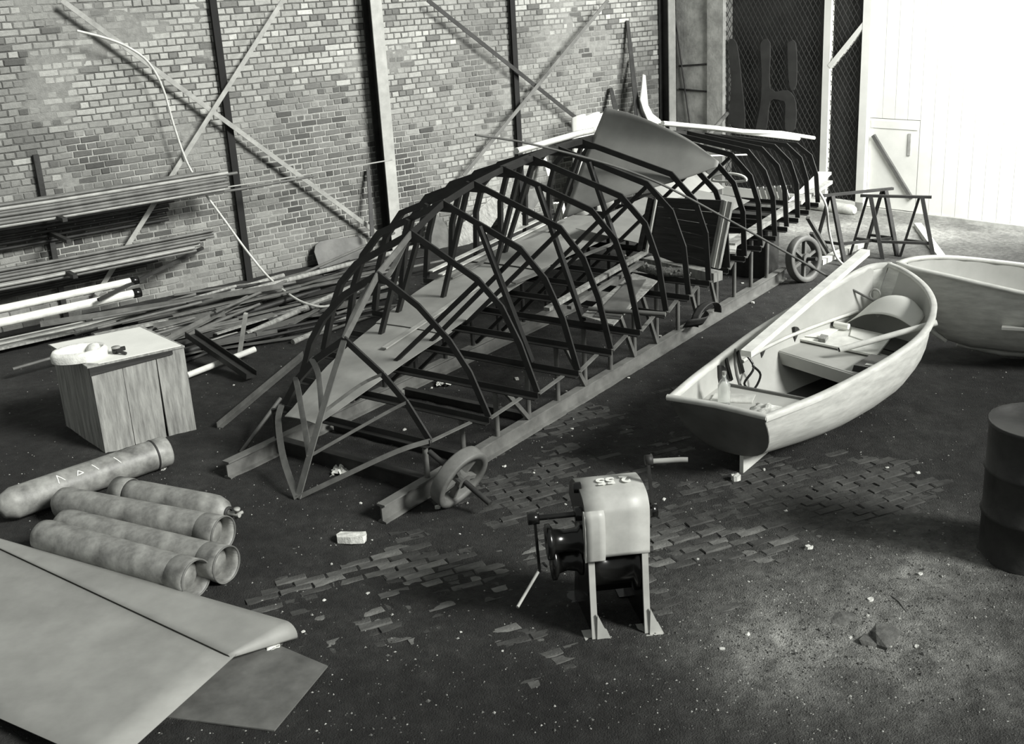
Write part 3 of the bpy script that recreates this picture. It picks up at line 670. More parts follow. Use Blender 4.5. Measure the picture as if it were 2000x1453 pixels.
part('skeg', MB().hexa([B(.30, .035, .15), B(.30, .035, 0), B(1.25, .09, .085), B(1.25, .09, .1)], [B(.30, .065, .15), B(.30, .065, 0), B(1.25, .12, .085), B(1.25, .12, .1)]), 'boat_wood', boat)
part('keel_strip', MB().tube([B(1.1, .11, .075), B(1.6, .15, .03), B(2.1, .2, .04), B(2.5, .2, .13)], .03, 6), 'boat_wood', boat)
zs = .42
def width_at(u, z):
    u = max(0, u-.30*max(0, .6-z)/.46*max(0, 1-u))
    k = np.searchsorted(GU, u)-1; k = max(0, min(k, len(GU)-2)); f = (u-GU[k])/(GU[k+1]-GU[k])
    a = lerp(GS[k], GS[k+1], f); b = lerp(GP[k], GP[k+1], f); zg = lerp(GZ_[k], GZ_[k+1], f); zk = lerp(KZ_[k], KZ_[k+1], f)
    ex = interp(u, [0, 1.0, 2.4, 3.06], [2.5, 2.6, 2.0, 1.5]); s_ = ((zg-z)/(zg-zk))**(ex/2); c = math.sqrt(max(0, 1-s_*s_)); hb = (a-b)/2*(c**(2/ex))-.02
    return (a+b)/2-hb, (a+b)/2+hb
def seat(u0, u1, z, th, nm, m):
    us = linspace(u0, u1, 5); a = [B(u, width_at(u, z)[0], z) for u in us]; b = [B(u, width_at(u, z)[1], z) for u in us]
    return part(nm, MB().slab(a+b[::-1], th), m, boat)
seat(.20, .84, zs, .022, 'stern_seat', 'boat_grey'); part('thwart', MB().slab([B(1.76, -.40, zs+.02), B(1.44, .60, zs+.02), B(1.98, .64, zs+.02), B(2.26, -.30, zs+.02)], .022), 'boat_grey', boat)
fl_ = [B(u, lerp(*width_at(u, .17), .04), .165) for u in linspace(.75, 2.3, 6)]+[B(u, lerp(*width_at(u, .17), .96), .165) for u in linspace(2.3, .75, 6)]
part('shade_boards', MB().slab(fl_, .015), 'dark_wood', boat)  # dark boards carry the shade of the boat's bottom in their colour
part('seat_front', MB().beam(B(.85, width_at(.85, zs-.05)[0]+.02, zs-.03), B(.85, width_at(.85, zs-.05)[1]-.02, zs-.03), .02, .10), 'transom', boat)
part('thwart_front', MB().beam(B(1.755, -.39, zs-.035), B(1.435, .58, zs-.035), .02, .10), 'boat_grey', boat)
def knee(u, side, z, L_=.14, h_=.16):
    lo, hi = width_at(u, z+.05); v = lo+.012 if side < 0 else hi-.012; sg = 1 if side < 0 else -1
    pts = [B(u, v, z), B(u+L_, v, z)]+[B(u+L_*math.cos(a), v, z+h_*math.sin(a)) for a in linspace(.1, 1.57, 7)]
    part('knee', MB().slab([p+BV*sg*.0 for p in pts], .02, BV*sg), 'dark_steel', boat)
knee(.80, -1, zs+.0, .14, .17); knee(1.95, -1, zs+.02, .13, .15); knee(1.50, -1, zs+.02, .10, .12)
part('stringer', MB().tube([B(u, width_at(u, .50)[0]+.012, .50+.04*(u-1.2)) for u in linspace(1.2, 2.7, 10)], .016, 6), 'boat_wood', boat)
for u in (.95, 1.15):                                # dark rowlock straps on the port side
    lo = width_at(u, .45)[0]+.02
    part('rowlock_strap', MB().beam(B(u, lo-.03, .60), B(u+.02, lo+.01, .42), .035, .012, BV), 'black_paint', boat)
rg = MB(); ro = B(2.80, .06, .70); a_, b_ = BV, (UP+BU*.3).normalized()
rg.tube([ro+(a_*math.cos(t)+b_*math.sin(t))*.045 for t in linspace(0, 2*math.pi, 15)], .010, 6); part('mooring_ring', rg, 'galv', boat)
# rib line inside and bolts
part('bent_rib', MB().tube([p+UP*.004 for p in bsec(4, .024)], .012, 5), 'transom', boat)
rc = smooth_pts([B(1.18, width_at(1.2, .58)[0]+.03, .60), B(1.2, -.30, .47), B(1.1, -.33, .36), B(1.16, -.28, .30), B(1.24, -.26, .40), B(1.2, -.31, .48)], 5)
single('tangled_cord', MB().tube(rc, .010, 6), 'black_paint', 'dark cord hanging inside the port side of the dinghy', 'cord')
# contents of the dinghy
bo = B(.49, -.19, zs); bt_ = thing('glass_bottle', bo, 'clear glass bottle standing on the stern seat of the dinghy', 'bottle')
part('body', MB().lathe(bo, UP, [(0, 0), (0, .042), (.01, .046), (.15, .046), (.185, .030), (.20, .016), (.235, .014)], 20), 'glass', bt_); part('cap', MB().lathe(bo+UP*.235, UP, [(0, .017), (.022, .017), (.022, 0)], 14, False), 'galv', bt_)
single('small_board', MB().slab([B(.62, -.33, zs+.02), B(.48, -.30, zs+.012), B(.60, -.02, zs+.012), B(.74, -.06, zs+.02)], .01), 'pale_wood', 'small board lying behind the bottle on the stern seat', 'board')
rr = random.Random(11); cp = []
for i in range(12):
    row = []
    for j in range(16):
        u, v = .32+.30*i/11, .02+.34*j/15; e = min(i, 11-i)/5.5*min(j, 15-j)/7.5
        row.append(B(u+rr.uniform(-.012, .012), v+rr.uniform(-.012, .012), zs+.006+.055*min(1, e*1.6)*(.6+.8*float(vnoise(i*.6, j*.7)))))
    cp.append(row)
single('crumpled_cloth', MB().grid(cp, .004), 'cloth', 'crumpled pale cloth lying on the starboard end of the stern seat', 'cloth')
single('white_plank', MB().beam(G(1457, 691, .70), G(1690, 492, .97), .085, .05), 'white_wood', 'long white plank slanting across the port gunwale of the dinghy', 'plank')
single('drawing_board', MB().slab([G(1548, 659, .468), G(1712, 694, .468), G(1742, 656, .468), G(1594, 622, .468)], .016), 'white_wood', 'pale drawing board lying on the thwart of the dinghy', 'board')
zb = .478
single('paper_sheet', MB().slab([G(1556, 655, zb), G(1610, 660, zb), G(1640, 642, zb), G(1590, 632, zb)], .003), 'paper', 'white paper spread on the left of the drawing board', 'paper')
single('paper_sheet', MB().slab([G(1660, 655, zb), G(1700, 668, zb), G(1716, 654, zb), G(1664, 640, zb)], .02), 'paper', 'small white pad lying on the right of the drawing board', 'paper')
br = thing('roller_brush', G(1640, 636, zb), 'white roller with dark end lying on the drawing board', 'roller')
part('roll', MB().tube([G(1630, 633, zb+.03), G(1658, 638, zb+.03)], .026, 14), 'paper', br); part('end', MB().tube([G(1624, 632, zb+.03), G(1630, 633, zb+.03)], .018, 12), 'dark_steel', br)
single('matchbox', MB().slab([G(1598, 660, zb+.02), G(1612, 663, zb+.02), G(1618, 655, zb+.02), G(1604, 652, zb+.02)], .03), 'mid_wood', 'small box on the near edge of the drawing board', 'box')
oar = thing('oar_loom', G(1650, 680, .50), 'white round pole lying over the thwart towards the starboard bow', 'pole')
part('shaft', MB().tube([G(1640, 683, .52), G(1830, 630, .73)], .024, 10), 'white_wood', oar); part('end_cap', MB().tube([G(1637, 683.8, .517), G(1640, 683, .52)], .018, 8), 'black_paint', oar)
# white moulded cover lying in the bow
R0 = [(2.53, -.08, .50), (2.50, .05, .59), (2.47, .15, .63), (2.44, .28, .65), (2.40, .42, .64), (2.36, .56, .59)]
R1 = [(2.68, -.02, .55), (2.65, .08, .66), (2.62, .19, .73), (2.60, .32, .765), (2.58, .45, .755), (2.55, .575, .66)]
R2 = [(2.86, .02, .60), (2.84, .09, .66), (2.82, .17, .70), (2.80, .26, .715), (2.77, .34, .70), (2.73, .42, .65)]
cols = [smooth_pts([B(*p) for p in R_], 4) for R_ in (R0, R1, R2)]
rows = [[q_ for q_ in r_] for r_ in zip(*[smooth_pts([c[k] for c in cols], 6) for k in range(len(cols[0]))])]
single('cover_shade', MB().slab([B(2.30, -.10, .452), B(2.10, .56, .452), B(2.42, .50, .452), B(2.60, -.02, .452)], .01), 'black_paint', 'shade-coloured sheet under the near edge of the white cover', 'sheet')  # black sheet added where there is only shade under the cover
single('moulded_cover', MB().grid(rows, .006), 'white_paint', 'white moulded cover lying in the bow of the dinghy', 'cover')
bx_ = thing('black_toolbox', B(1.72, .50, zs+.024), 'black box on the starboard end of the thwart', 'box')
part('box', MB().hexa([B(1.55, .36, zs+.022), B(1.55, .56, zs+.022), B(1.88, .60, zs+.022), B(1.88, .38, zs+.022)], [B(1.56, .37, zs+.07), B(1.56, .55, zs+.07), B(1.87, .59, zs+.07), B(1.87, .39, zs+.07)]), 'black_paint', bx_)
part('label_plate', MB().slab([B(1.60, .44, zs+.073), B(1.60, .52, zs+.073), B(1.64, .52, zs+.073), B(1.64, .44, zs+.073)], .002), 'paper', bx_)
# second dinghy behind, cut by the picture's edge
b2 = copy_tree(boat); b2['label'] = 'second dinghy lying empty behind the bow of the first'
b2.location = G(2105, 705); b2.rotation_euler = (0, 0, math.radians(118))

# ================================================================== WINCH
wx, wy = azv(84), azv(-9); WO = V((.335, 5.365, 0))
def K(x, y, z): return WO+wx*x+wy*y+UP*z
win = thing('hand_winch', K(.16, .2, 0), 'grey hooded hand winch with black drums standing on two legs', 'winch')
side = [(.0, 0), (.02, .30), (.03, .52), (.025, .73), (.07, .81), (.16, .85), (.30, .83), (.38, .75), (.40, .52), (.44, .25), (.50, 0)]
for x in (0, .295):
    part('side_plate', MB().slab([K(x, y, z) for y, z in side], .012, -wx), 'black_paint', win)
    fe = MB(); pr = [(.0, 0), (.02, .30), (.03, .53)]
    for (y0, z0), (y1, z1) in zip(pr, pr[1:]): fe.hexa([K(x-.012, y0-.004, z0), K(x+.022, y0-.004, z0), K(x+.022, y0+.012, z0), K(x-.012, y0+.012, z0)], [K(x-.012, y1-.004, z1), K(x+.022, y1-.004, z1), K(x+.022, y1+.012, z1), K(x-.012, y1+.012, z1)])
    part('leg_flange', fe, 'winch_paint', win)
    part('foot', MB().slab([K(x-.05, -.03, .014), K(x+.09, -.03, .014), K(x+.09, .10, .014), K(x-.05, .10, .014)], .014), 'winch_paint', win)
    part('foot', MB().slab([K(x-.05, .40, .014), K(x+.09, .40, .014), K(x+.09, .53, .014), K(x-.05, .53, .014)], .014), 'black_paint', win)
    part('foot_gusset', MB().slab([K(x+.014, .0, .012), K(x+.085, .0, .012), K(x+.020, .0, .17)], .01, wy), 'winch_paint', win)
hood = [(.018, .50), (.012, .62), (.006, .75), (.016, .795), (.05, .838), (.12, .862), (.20, .868), (.29, .855), (.36, .80), (.385, .72)]
def hood_mb(x0, x1, pf, th=.006): return MB().grid([[K(x, y, z) for x in linspace(x0, x1, 4)] for y, z in smooth_hood(pf)], th, smooth=True)
def smooth_hood(pf):
    return [(p.x, p.y) for p in smooth_pts([V((a, b, 0)) for a, b in pf], 4)]
hd = part('hood', hood_mb(-.025, .325, hood), 'winch_paint', win)
for x in (-.025, .325): part('hood_end', MB().slab([K(x, y, z) for y, z in hood+[(.2, .62)]], .005, wx), 'winch_paint' if x > 0 else 'black_paint', hd)  # left end blackened to hold the shade on that side
bump = [(-.004, .49), (-.016, .54), (-.024, .62), (-.026, .70), (-.018, .765), (.006, .79)]
part('gear_cover', hood_mb(-.03, .075, bump, .012), 'winch_paint', win)
for k in range(2): part('cover_end', MB().slab([K((-.03, .075)[k], y, z) for y, z in bump+[(.03, .78), (.03, .5)]], .004, wx), 'winch_paint', win)
def drum(xc, y, z, r, L_): 
    return MB().lathe(K(xc, y, z), -wx, [(0, 0), (0, r*1.0), (.02, r), (.035, r*.75), (L_*.5, r*.66), (L_-.04, r*.78), (L_-.022, r*1.12), (L_, r*1.12), (L_, r*.35), (L_-.01, r*.3), (L_-.01, 0)], 28)
part('warping_drum', drum(-.02, .10, .585, .088, .20), 'black_paint', win); part('warping_drum', drum(-.02, .16, .44, .10, .17), 'black_paint', win)
part('back_plate', MB().slab([K(0, .36, .10), K(.295, .36, .10), K(.295, .36, .60), K(0, .36, .60)], .01, wy), 'black_paint', win)
part('main_drum', MB().lathe(K(.0, .21, .36), wx, [(0, .17), (.02, .17), (.03, .12), (.26, .12), (.27, .17), (.29, .17)], 28), 'black_paint', win)
part('gear_wheel', MB().lathe(K(.04, .24, .55), wx, [(0, 0), (0, .17), (.035, .17), (.035, 0)], 40, False), 'black_paint', win)
part('shaft', MB().tube([K(-.30, .10, .735), K(.36, .10, .735)], .016, 10), 'black_paint', win)
part('bearing', MB().lathe(K(-.06, .10, .735), wx, [(0, 0), (0, .04), (.04, .04)], 16), 'black_paint', win); part('bearing', MB().lathe(K(-.05, .16, .86), wx, [(0, 0), (0, .03), (.04, .03)], 16), 'black_paint', win)
ck = part('crank', MB().beam(K(-.28, .10, .76), K(-.268, .09, .42), .034, .014, wx), 'black_paint', win)
part('boss', MB().lathe(K(-.315, .10, .735), wx, [(0, 0), (0, .034), (.06, .034), (.06, 0)], 16), 'black_paint', ck); part('handle', MB().tube([K(-.27, .09, .425), K(-.43, -.12, .34)], .009, 8), 'galv', ck)
ck2 = part('crank', MB().beam(K(.372, .12, .70), K(.352, .12, 1.00), .030, .014, wx), 'dark_steel', win)
part('boss', MB().lathe(K(.345, .12, .70), wx, [(0, 0), (0, .040), (.05, .040), (.05, 0)], 16), 'black_paint', ck2); part('handle', MB().tube([K(.35, .12, .99), K(.52, .08, 1.00), K(.555, .07, 1.0)], [.014, .014, .014], 10), 'galv', ck2); part('boss', MB().lathe(K(.335, .12, 1.0), wx, [(0, 0), (0, .028), (.04, .028), (.04, 0)], 14), 'dark_steel', ck2)
part('bolt', MB().lathe(K(.33, .05, .50), wx, [(0, .02), (.02, .02), (.02, 0)], 8, False), 'dark_steel', win)
# chalked number on the crown, read from the far side
fc = bpy.data.curves.new('number', 'FONT'); fc.body = '2 55'; fc.size = .105; fc.extrude = .001; fc.align_x = 'CENTER'; fc.align_y = 'CENTER'; fc.offset = .004
fo = bpy.data.objects.new('number_tmp', fc); C.objects.link(fo); bpy.context.view_layer.update()
dg = bpy.context.evaluated_depsgraph_get(); me = bpy.data.meshes.new_from_object(fo.evaluated_get(dg)); bpy.data.objects.remove(fo)
me.name = 'painted_number'; me.materials.clear(); me.materials.append(MATS['chalk'])
no = link(bpy.data.objects.new('painted_number', me)); no.parent = win
no.matrix_local = Matrix.Translation(K(.17, .175, .877)-root_loc(win)) @ Matrix(((-wx.x, -wy.x, 0, 0), (-wx.y, -wy.y, 0, 0), (0, 0, 1, 0), (0, 0, 0, 1)))

# ================================================================== LEFT FOREGROUND
# crate
q0, q1 = V((-3.37, 8.43, 0)), V((-2.733, 8.831, 0)); cx = (q1-q0).normalized(); cy = azv(-40); HC = .74; Wc = (q1-q0).length; Dc = .82
cb = thing('wooden_crate', (q0+q1)/2+cy*.4, 'weathered wooden crate of upright boards with a white top', 'crate')
def Q(x, y, z): return q0+cx*x+cy*y+UP*z
edges = [0, .245, .52, Wc]; gaps = [.004, .012, 0]
for k in range(3):
    part('front_board', MB().hexa([Q(edges[k]+.002, 0, .0), Q(edges[k+1]-gaps[k]*(1 if k != 1 else 1.6), 0, .0), Q(edges[k+1]-gaps[k]*1.6, .022, 0), Q(edges[k]+.002, .022, 0)],
                                   [Q(edges[k]+.002, 0, HC), Q(edges[k+1]-gaps[k]*.4, 0, HC), Q(edges[k+1]-gaps[k]*.4, .022, HC), Q(edges[k]+.002, .022, HC)]), 'mid_wood', cb)
for k in range(4):
    for xx in (Wc-.022, 0):
        part('side_board', MB().hexa([Q(xx, .024+Dc*k/4, 0), Q(xx+.022, .024+Dc*k/4, 0), Q(xx+.022, .02+Dc*(k+1)/4, 0), Q(xx, .02+Dc*(k+1)/4, 0)], [Q(xx, .024+Dc*k/4, HC), Q(xx+.022, .024+Dc*k/4, HC), Q(xx+.022, .02+Dc*(k+1)/4, HC), Q(xx, .02+Dc*(k+1)/4, HC)]), 'mid_wood', cb)
part('back_board', MB().hexa([Q(.0, Dc+.02, 0), Q(Wc, Dc+.02, 0), Q(Wc, Dc+.04, 0), Q(0, Dc+.04, 0)], [Q(0, Dc+.02, HC), Q(Wc, Dc+.02, HC), Q(Wc, Dc+.04, HC), Q(0, Dc+.04, HC)]), 'mid_wood', cb)
part('top_rail', MB().hexa([Q(-.01, -.014, HC-.065), Q(Wc-.1, -.014, HC-.035), Q(Wc-.1, .0, HC-.035), Q(-.01, .0, HC-.065)], [Q(-.01, -.014, HC), Q(Wc-.1, -.014, HC), Q(Wc-.1, .0, HC), Q(-.01, 0, HC)]), 'dark_wood', cb)
part('top_board', MB().slab([Q(-.02, -.01, HC+.015), Q(Wc+.005, -.01, HC+.015), Q(Wc+.005, Dc+.04, HC+.015), Q(-.02, Dc+.04, HC+.015)], .015), 'mid_wood', cb)
single('white_top_sheet', MB().slab([Q(.07, -.005, HC+.022), Q(Wc-.02, .0, HC+.022), Q(Wc-.03, Dc-.02, HC+.022), Q(-.02, Dc, HC+.022), Q(-.02, .12, HC+.022)], .006), 'white_paint', 'white sheet covering the top of the wooden crate', 'sheet')
# white collar-like basin, valve
rows = []
for i in range(33):
    a = 2*math.pi*i/32; ro_ = 1.0+.08*math.cos(2*a)
    rows.append([Q(.02, .24, HC+.022)+cx*(math.cos(a)*r*ro_)+cy*(math.sin(a)*r*.8)+UP*z for r, z in ((.20, 0), (.205, .05), (.185, .085), (.165, .07), (.15, .02), (.02, .012))])
single('white_basin', MB().grid(rows), 'cloth', 'white bowl-shaped moulding standing on the crate top', 'basin')
vv = Q(.27, .14, HC+.022); va = thing('brass_valve', vv, 'small dark valve fitting lying on the crate top', 'valve')
part('body', MB().lathe(vv+V((-.03, 0, .03)), cx, [(0, 0), (0, .028), (.05, .030), (.055, .018), (.10, .018), (.10, 0)], 14), 'dark_steel', va); part('wheel', MB().lathe(vv+V((0, 0, .05)), UP, [(0, .0), (0, .035), (.012, .035), (.012, 0)], 14), 'galv', va); part('spout', MB().tube([vv+V((.02, -.02, .03)), vv+V((.09, -.04, .012))], .013, 8), 'dark_steel', va)
single('white_lump', MB().lathe(Q(.16, .30, HC+.022), UP, [(0, .06), (.04, .065), (.075, .04), (.085, 0)], 12), 'cloth', 'pale rag lump between basin and valve on the crate', 'rag')
# gas cylinders
def cylinder(end, az, L_, r, label, kind, m='cyl_paint'):
    d = azv(az); t = thing('gas_cylinder', V((end.x, end.y, 0))-d*L_*.5, label, 'gas cylinder', 'gas cylinders on the floor'); o = end-d*L_
    if kind == 'cup':
        part('body', MB().lathe(o, d, [(0, 0), (.03, r*.6), (.08, r*.95), (.12, r), (L_-.14, r), (L_-.12, r*.985), (L_-.09, r*.80), (L_-.085, 0)], 32), m, t)
        part('foot_ring', MB().lathe(end-d*.16, d, [(0, r*1.0), (.004, r*1.03), (.10, r*1.035), (.158, r*1.05), (.16, r*.99), (.10, r*.965), (.03, r*.95)], 32), m, t)
        part('bead', MB().lathe(end-d*.001, d, [(-.004, r*1.06), (.004, r*1.05), (.004, r*.985), (-.004, r*.98)], 32), 'strap_steel', t)
    elif kind == 'valve':
        part('body', MB().lathe(o, d, [(0, 0), (.02, r*.9), (.16, r), (L_-.20, r), (L_-.13, r*.97), (L_-.07, r*.78), (L_-.03, r*.42), (L_-.02, 0)], 32), m, t)
        part('foot_ring', MB().lathe(o-d*.04, d, [(0, r*.98), (.0, r*1.04), (.12, r*1.04), (.125, r)], 32), m, t)
        part('neck_ring', MB().lathe(end-d*.045, d, [(0, r*.42), (.03, r*.42), (.03, r*.25)], 20), 'dark_steel', t)
        vl = part('valve', MB().tube([end-d*.02, end+d*.07], .018, 10), 'galv', t); part('spindle', MB().lathe(end+d*.045, UP+d*.2, [(-.03, .0), (-.03, .014), (.035, .014), (.035, .022), (.05, .022), (.05, 0)], 12), 'galv', vl); part('outlet', MB().tube([end+d*.05, end+d*.05+RL*.045], .012, 8), 'galv', vl)
    else:
        part('body', MB().lathe(o, d, [(0, 0), (.03, r*.7), (.12, r), (L_-.12, r), (L_-.10, r*1.02), (L_-.015, r*1.02), (L_, r*.97), (L_, r*.0)], 32), m, t)
        part('shoulder_band', MB().lathe(end-d*.125, d, [(0, r), (.004, r*1.04), (.014, r*1.04), (.018, r)], 32), 'dark_steel', t)
    return t
rc_ = .115; zc_ = .137
cylinder(G(384, 1130, zc_), 120, 1.45, rc_, 'grey gas cylinder with open foot ring, nearest the steel plates', 'cup')
cylinder(G(443, 1103, zc_), 118.5, 1.5, rc_, 'grey gas cylinder with open foot ring, second from the steel plates', 'cup')
cylinder(G(437, 1043, zc_), 116, 1.5, rc_, 'grey gas cylinder with open foot ring beside the one with a valve', 'cup')
cylinder(G(452, 1003, zc_), 116.5, .98, rc_*.95, 'grey gas cylinder with brass valve at its near end', 'valve')
c0 = cylinder(G(326, 880, zc_), 47, 1.3, rc_*1.02, 'grey gas cylinder with chalk marks lying against the crate', 'plain')
d0 = azv(47); e0 = G(326, 880, zc_); nrm = (UP*.75-azv(-43)*.62).normalized(); tng = nrm.cross(d0)
ch = MB()
for k, (s_, strokes) in enumerate(((.44, [((0, .03), (.03, -.03))]), (.60, [((-.01, .03), (.02, -.025))]), (.72, [((-.02, -.02), (0, .02)), ((0, .02), (.03, -.01)), ((.03, -.01), (-.01, -.015))]), (.86, [((-.01, .04), (-.02, -.03)), ((-.01, .04), (.03, -.02))]))):
    for (a, b), (c, e_) in strokes:
        def cp_(u, v): an = v/rc_; return e0-d0*(s_-u)+(nrm*math.cos(an)+tng*math.sin(an))*(rc_*1.02+.001)
        ch.tube([cp_(a, b), cp_((a+c)/2, (b+e_)/2), cp_(c, e_)], .004, 5)
part('chalk_marks', ch, 'chalk', c0)
# steel plates at the lower left
e1 = V((-3.9, 7.02, .105)); e2 = V((-1.39, 5.575, .105)); e3 = V((-1.65, 5.265, .105)); dpl = (e2-e1).normalized(); npl = V((dpl.y, -dpl.x, 0))
def rollplate(z, label, ext, roll_, a, b, c, d, m='plate_steel'):
    # a-b far edge (b = right end), d-c near edge; rolls down past b-c
    rows = []
    for u in linspace(0, 1, 16): rows.append([V((p.x, p.y, z)) for p in (lambda A_, B_: [A_.lerp(B_, k/6) for k in range(7)])(a.lerp(b, u), d.lerp(c, u))])
    if roll_:
        for an in linspace(.2, 1.9, 9): rows.append([V((p.x, p.y, z))+dpl*(roll_*(1-k*.13)*math.sin(an))-UP*(roll_*(1-k*.13)*(1-math.cos(an))) for k, p in enumerate([b.lerp(c, k/6) for k in range(7)])])
    return single('steel_plate', MB().grid(rows, .005), m, label, 'steel plate', 'plates stacked at the lower left')
f4 = V((-3.85, 6.96, 0)); 
rollplate(.112, 'upper steel plate with its right end rolled under', 0, .075, e1, e2, e3, f4)
rollplate(.098, 'wide flat steel plate at the lower left corner', 0, 0, V((-4.0, 7.1, 0)), V((-1.60, 5.30, 0)), V((-2.0, 4.4, 0)), V((-4.6, 6.0, 0)))
single('steel_plate', MB().slab([V((-2.6, 6.02, .03)), G(505, 1243, .03), G(640, 1300, .03), V((-1.3, 4.7, .03)), V((-2.4, 5.0, .03))], .008), 'mid_steel', 'dark lower steel plate showing beneath the rolled plate', 'steel plate', 'plates stacked at the lower left')
for k, (x, y) in enumerate(((-2.35, 6.0), (-2.0, 5.2), (-3.2, 6.2))): single('timber_packer', MB().beam(V((x-.25, y-.28, .062)), V((x+.2, y+.25, .062)), .07, .062), 'mid_wood', ('wooden packer under the plates nearest the cylinders', 'wooden packer under the plates nearest the camera', 'wooden packer under the left end of the plates')[k], 'packer')
single('paper_scrap', MB().grid([[V((p.x, p.y, .034+.006*math.sin(i*1.3+j))) for j, p in enumerate([G(521, 1262+i*3, .03).lerp(G(547, 1258+i*3, .03), t) for t in linspace(0, 1, 5)])] for i in range(4)], .001), 'paper', 'white scrap of paper on the dark lower plate', 'paper')
# loose brick and rubble
def lump(name, o, sx, sy, sz, rz, m, label, cat, seed, group=None, flat=.12):
    r = random.Random(seed); vs = []
    for x in (-1, 0, 1):
        for y in (-1, 0, 1):
            for z in (0, 1): vs.append(V((x*sx*(1-.14*abs(y))+r.uniform(-1, 1)*sx*flat, y*sy*(1-.14*abs(x))+r.uniform(-1, 1)*sy*flat, z*sz*(.85+.15*(x == 0 and y == 0))+r.uniform(-1, 1)*sz*flat*z)))
    R_ = Matrix.Rotation(rz, 3, 'Z'); vs = [o+R_ @ v for v in vs]; ix = lambda x, y, z: (x*3+y)*2+z; fs = []
    for x in range(2):
        for y in range(2):
            for z in (0, 1): fs.append((ix(x, y, z), ix(x+1, y, z), ix(x+1, y+1, z), ix(x, y+1, z)))
    for a in range(2):
        fs += [(ix(a, 0, 0), ix(a+1, 0, 0), ix(a+1, 0, 1), ix(a, 0, 1)), (ix(a, 2, 0), ix(a+1, 2, 0), ix(a+1, 2, 1), ix(a, 2, 1)), (ix(0, a, 0), ix(0, a+1, 0), ix(0, a+1, 1), ix(0, a, 1)), (ix(2, a, 0), ix(2, a+1, 0), ix(2, a+1, 1), ix(2, a, 1))]
    return single(name, MB().add(vs, fs), m, label, cat, group)
lump('loose_brick', G(688, 1056), .10, .045, .055, -.12, 'stone', 'loose pale brick lying alone on the floor below the bow', 'brick', 1, flat=.05)
lump('plaster_lump', G(1437, 938), .03, .026, .05, .3, 'stone', 'white lump on the floor under the dinghy skeg', 'stone', 2)
lump('plaster_lump', G(883, 810), .03, .02, .03, .3, 'stone', 'white lump on the floor between the rails near the second rib', 'stone', 5)
lump('plaster_lump', G(855, 995), .02, .02, .03, .3, 'stone', 'white lump below the iron wheel', 'stone', 6)
cr_ = random.Random(21); rub = [(1470, 594), (790, 842), (830, 775), (705, 987), (320, 918), (1580, 1075), (1460, 1250), (1700, 1180), (1790, 1270), (700, 843), (1290, 660), (1450, 555), (1465, 560), (870, 755), (1035, 715), (1010, 743)]
for k in range(46): rub.append((cr_.uniform(420, 1800), cr_.uniform(700, 1280)))
for k, (x, y) in enumerate(rub):
    p = G(x, y); s_ = cr_.uniform(.007, .016)*(1.6 if k < 16 else 1); lump('rubble_chip', p+UP*(float(dirt_h(p.x, p.y))-.002), s_, s_*.7, s_*.8, cr_.uniform(0, 3), 'stone', 'small pale chip of rubble scattered on the dirt floor', 'rubble', 100+k, 'pale rubble chips on the dirt floor', .25)
for k, (x, y, s_) in enumerate(((1640, 1215, .10), (1720, 1250, .13), (1770, 1180, .11), (1590, 1240, .07), (1690, 1165, .06), (1800, 1240, .09), (1500, 1270, .06))):
    lump('dirt_clod', G(x, y)-UP*.02, s_, s_*.6, s_*.5, k*.9, 'clod', ('broken mud clod left of the biggest one at lower right', 'biggest broken mud clod at the lower right', 'broken mud clod above the biggest one at lower right', 'small mud clod farthest left but one at lower right', 'small mud clod nearest the oil drum shadow', 'broken mud clod by the right edge of the floor', 'smallest mud clod at the bottom edge right of the winch')[k], 'clod', 300+k, 'mud clods at the lower right', .25)
# paper litter between the rails
for k, (x, y) in enumerate(((868, 752), (665, 925))):
    rr = random.Random(40+k); c = G(x, y, .0)
    P = [[c+V(((i-4)*.016+rr.uniform(-.012, .012), (j-4)*.022+rr.uniform(-.012, .012), .02+rr.uniform(0, .05)*(1-abs(i-4)/5))) for j in range(9)] for i in range(9)]
    single('crumpled_wrapping', MB().grid(P, .001, smooth=False), 'cloth', ('crumpled paper on the floor between the rails under the second rib', 'crumpled clear wrapping by the bow cross beam')[k], 'paper')

# ================================================================== BAR RACK AND SCRAP ALONG THE BRICK WALL
def rod(name, xr, yr, off, r, m, label, cat, group, aL=-4.3, n=7, dz=0.0):
    P = PW(xr, yr, off)+UP*dz; a = acoord(P)
    return single(name, MB().tube([WL(aL, off, P.z), WL(lerp(aL, a, .5), off, P.z-.012), WL(a, off, P.z)], r, n), m, label, cat, group)
rk = random.Random(8)
ORD = ('top', 'second from the top', 'third from the top', 'fourth from the top', 'fifth from the top', 'sixth from the top', 'seventh from the top', 'bottom')
for k in range(6):
    rod('steel_bar', 452+rk.uniform(-14, 16), 338+k*6.2, .50-.012*(k % 2), .021, rk.choice(['strap_steel', 'galv', 'strap_steel']), 'grey steel bar, %s in the front face of the upper rack bundle' % ORD[k if k < 5 else 7], 'steel bar', 'bars in the upper rack bundle')
for k in range(5):
    rod('steel_bar', 440+rk.uniform(-60, 40), 334+k*1.2, .45-k*.05, .02, 'strap_steel', 'grey steel bar behind the front face of the upper rack bundle', 'steel bar', 'bars in the upper rack bundle')
rod('thin_rod', 766, 312, .46, .009, 'galv', 'single thin rod sticking far out of the upper bundle towards the stanchion', 'rod', None, -1.0)
rod('long_bar', 612, 344, .47, .016, 'mid_steel', 'dark bar ending short below the thin rod', 'steel bar', None, -1.0)
for k in range(5):
    rod('steel_bar', 345-k*6+rk.uniform(-10, 10), 392+k*9, .07, .02, 'dark_steel', 'dark bar, %s of the recessed middle rack bundle' % ORD[k if k < 4 else 7], 'steel bar', 'bars in the middle rack bundle')
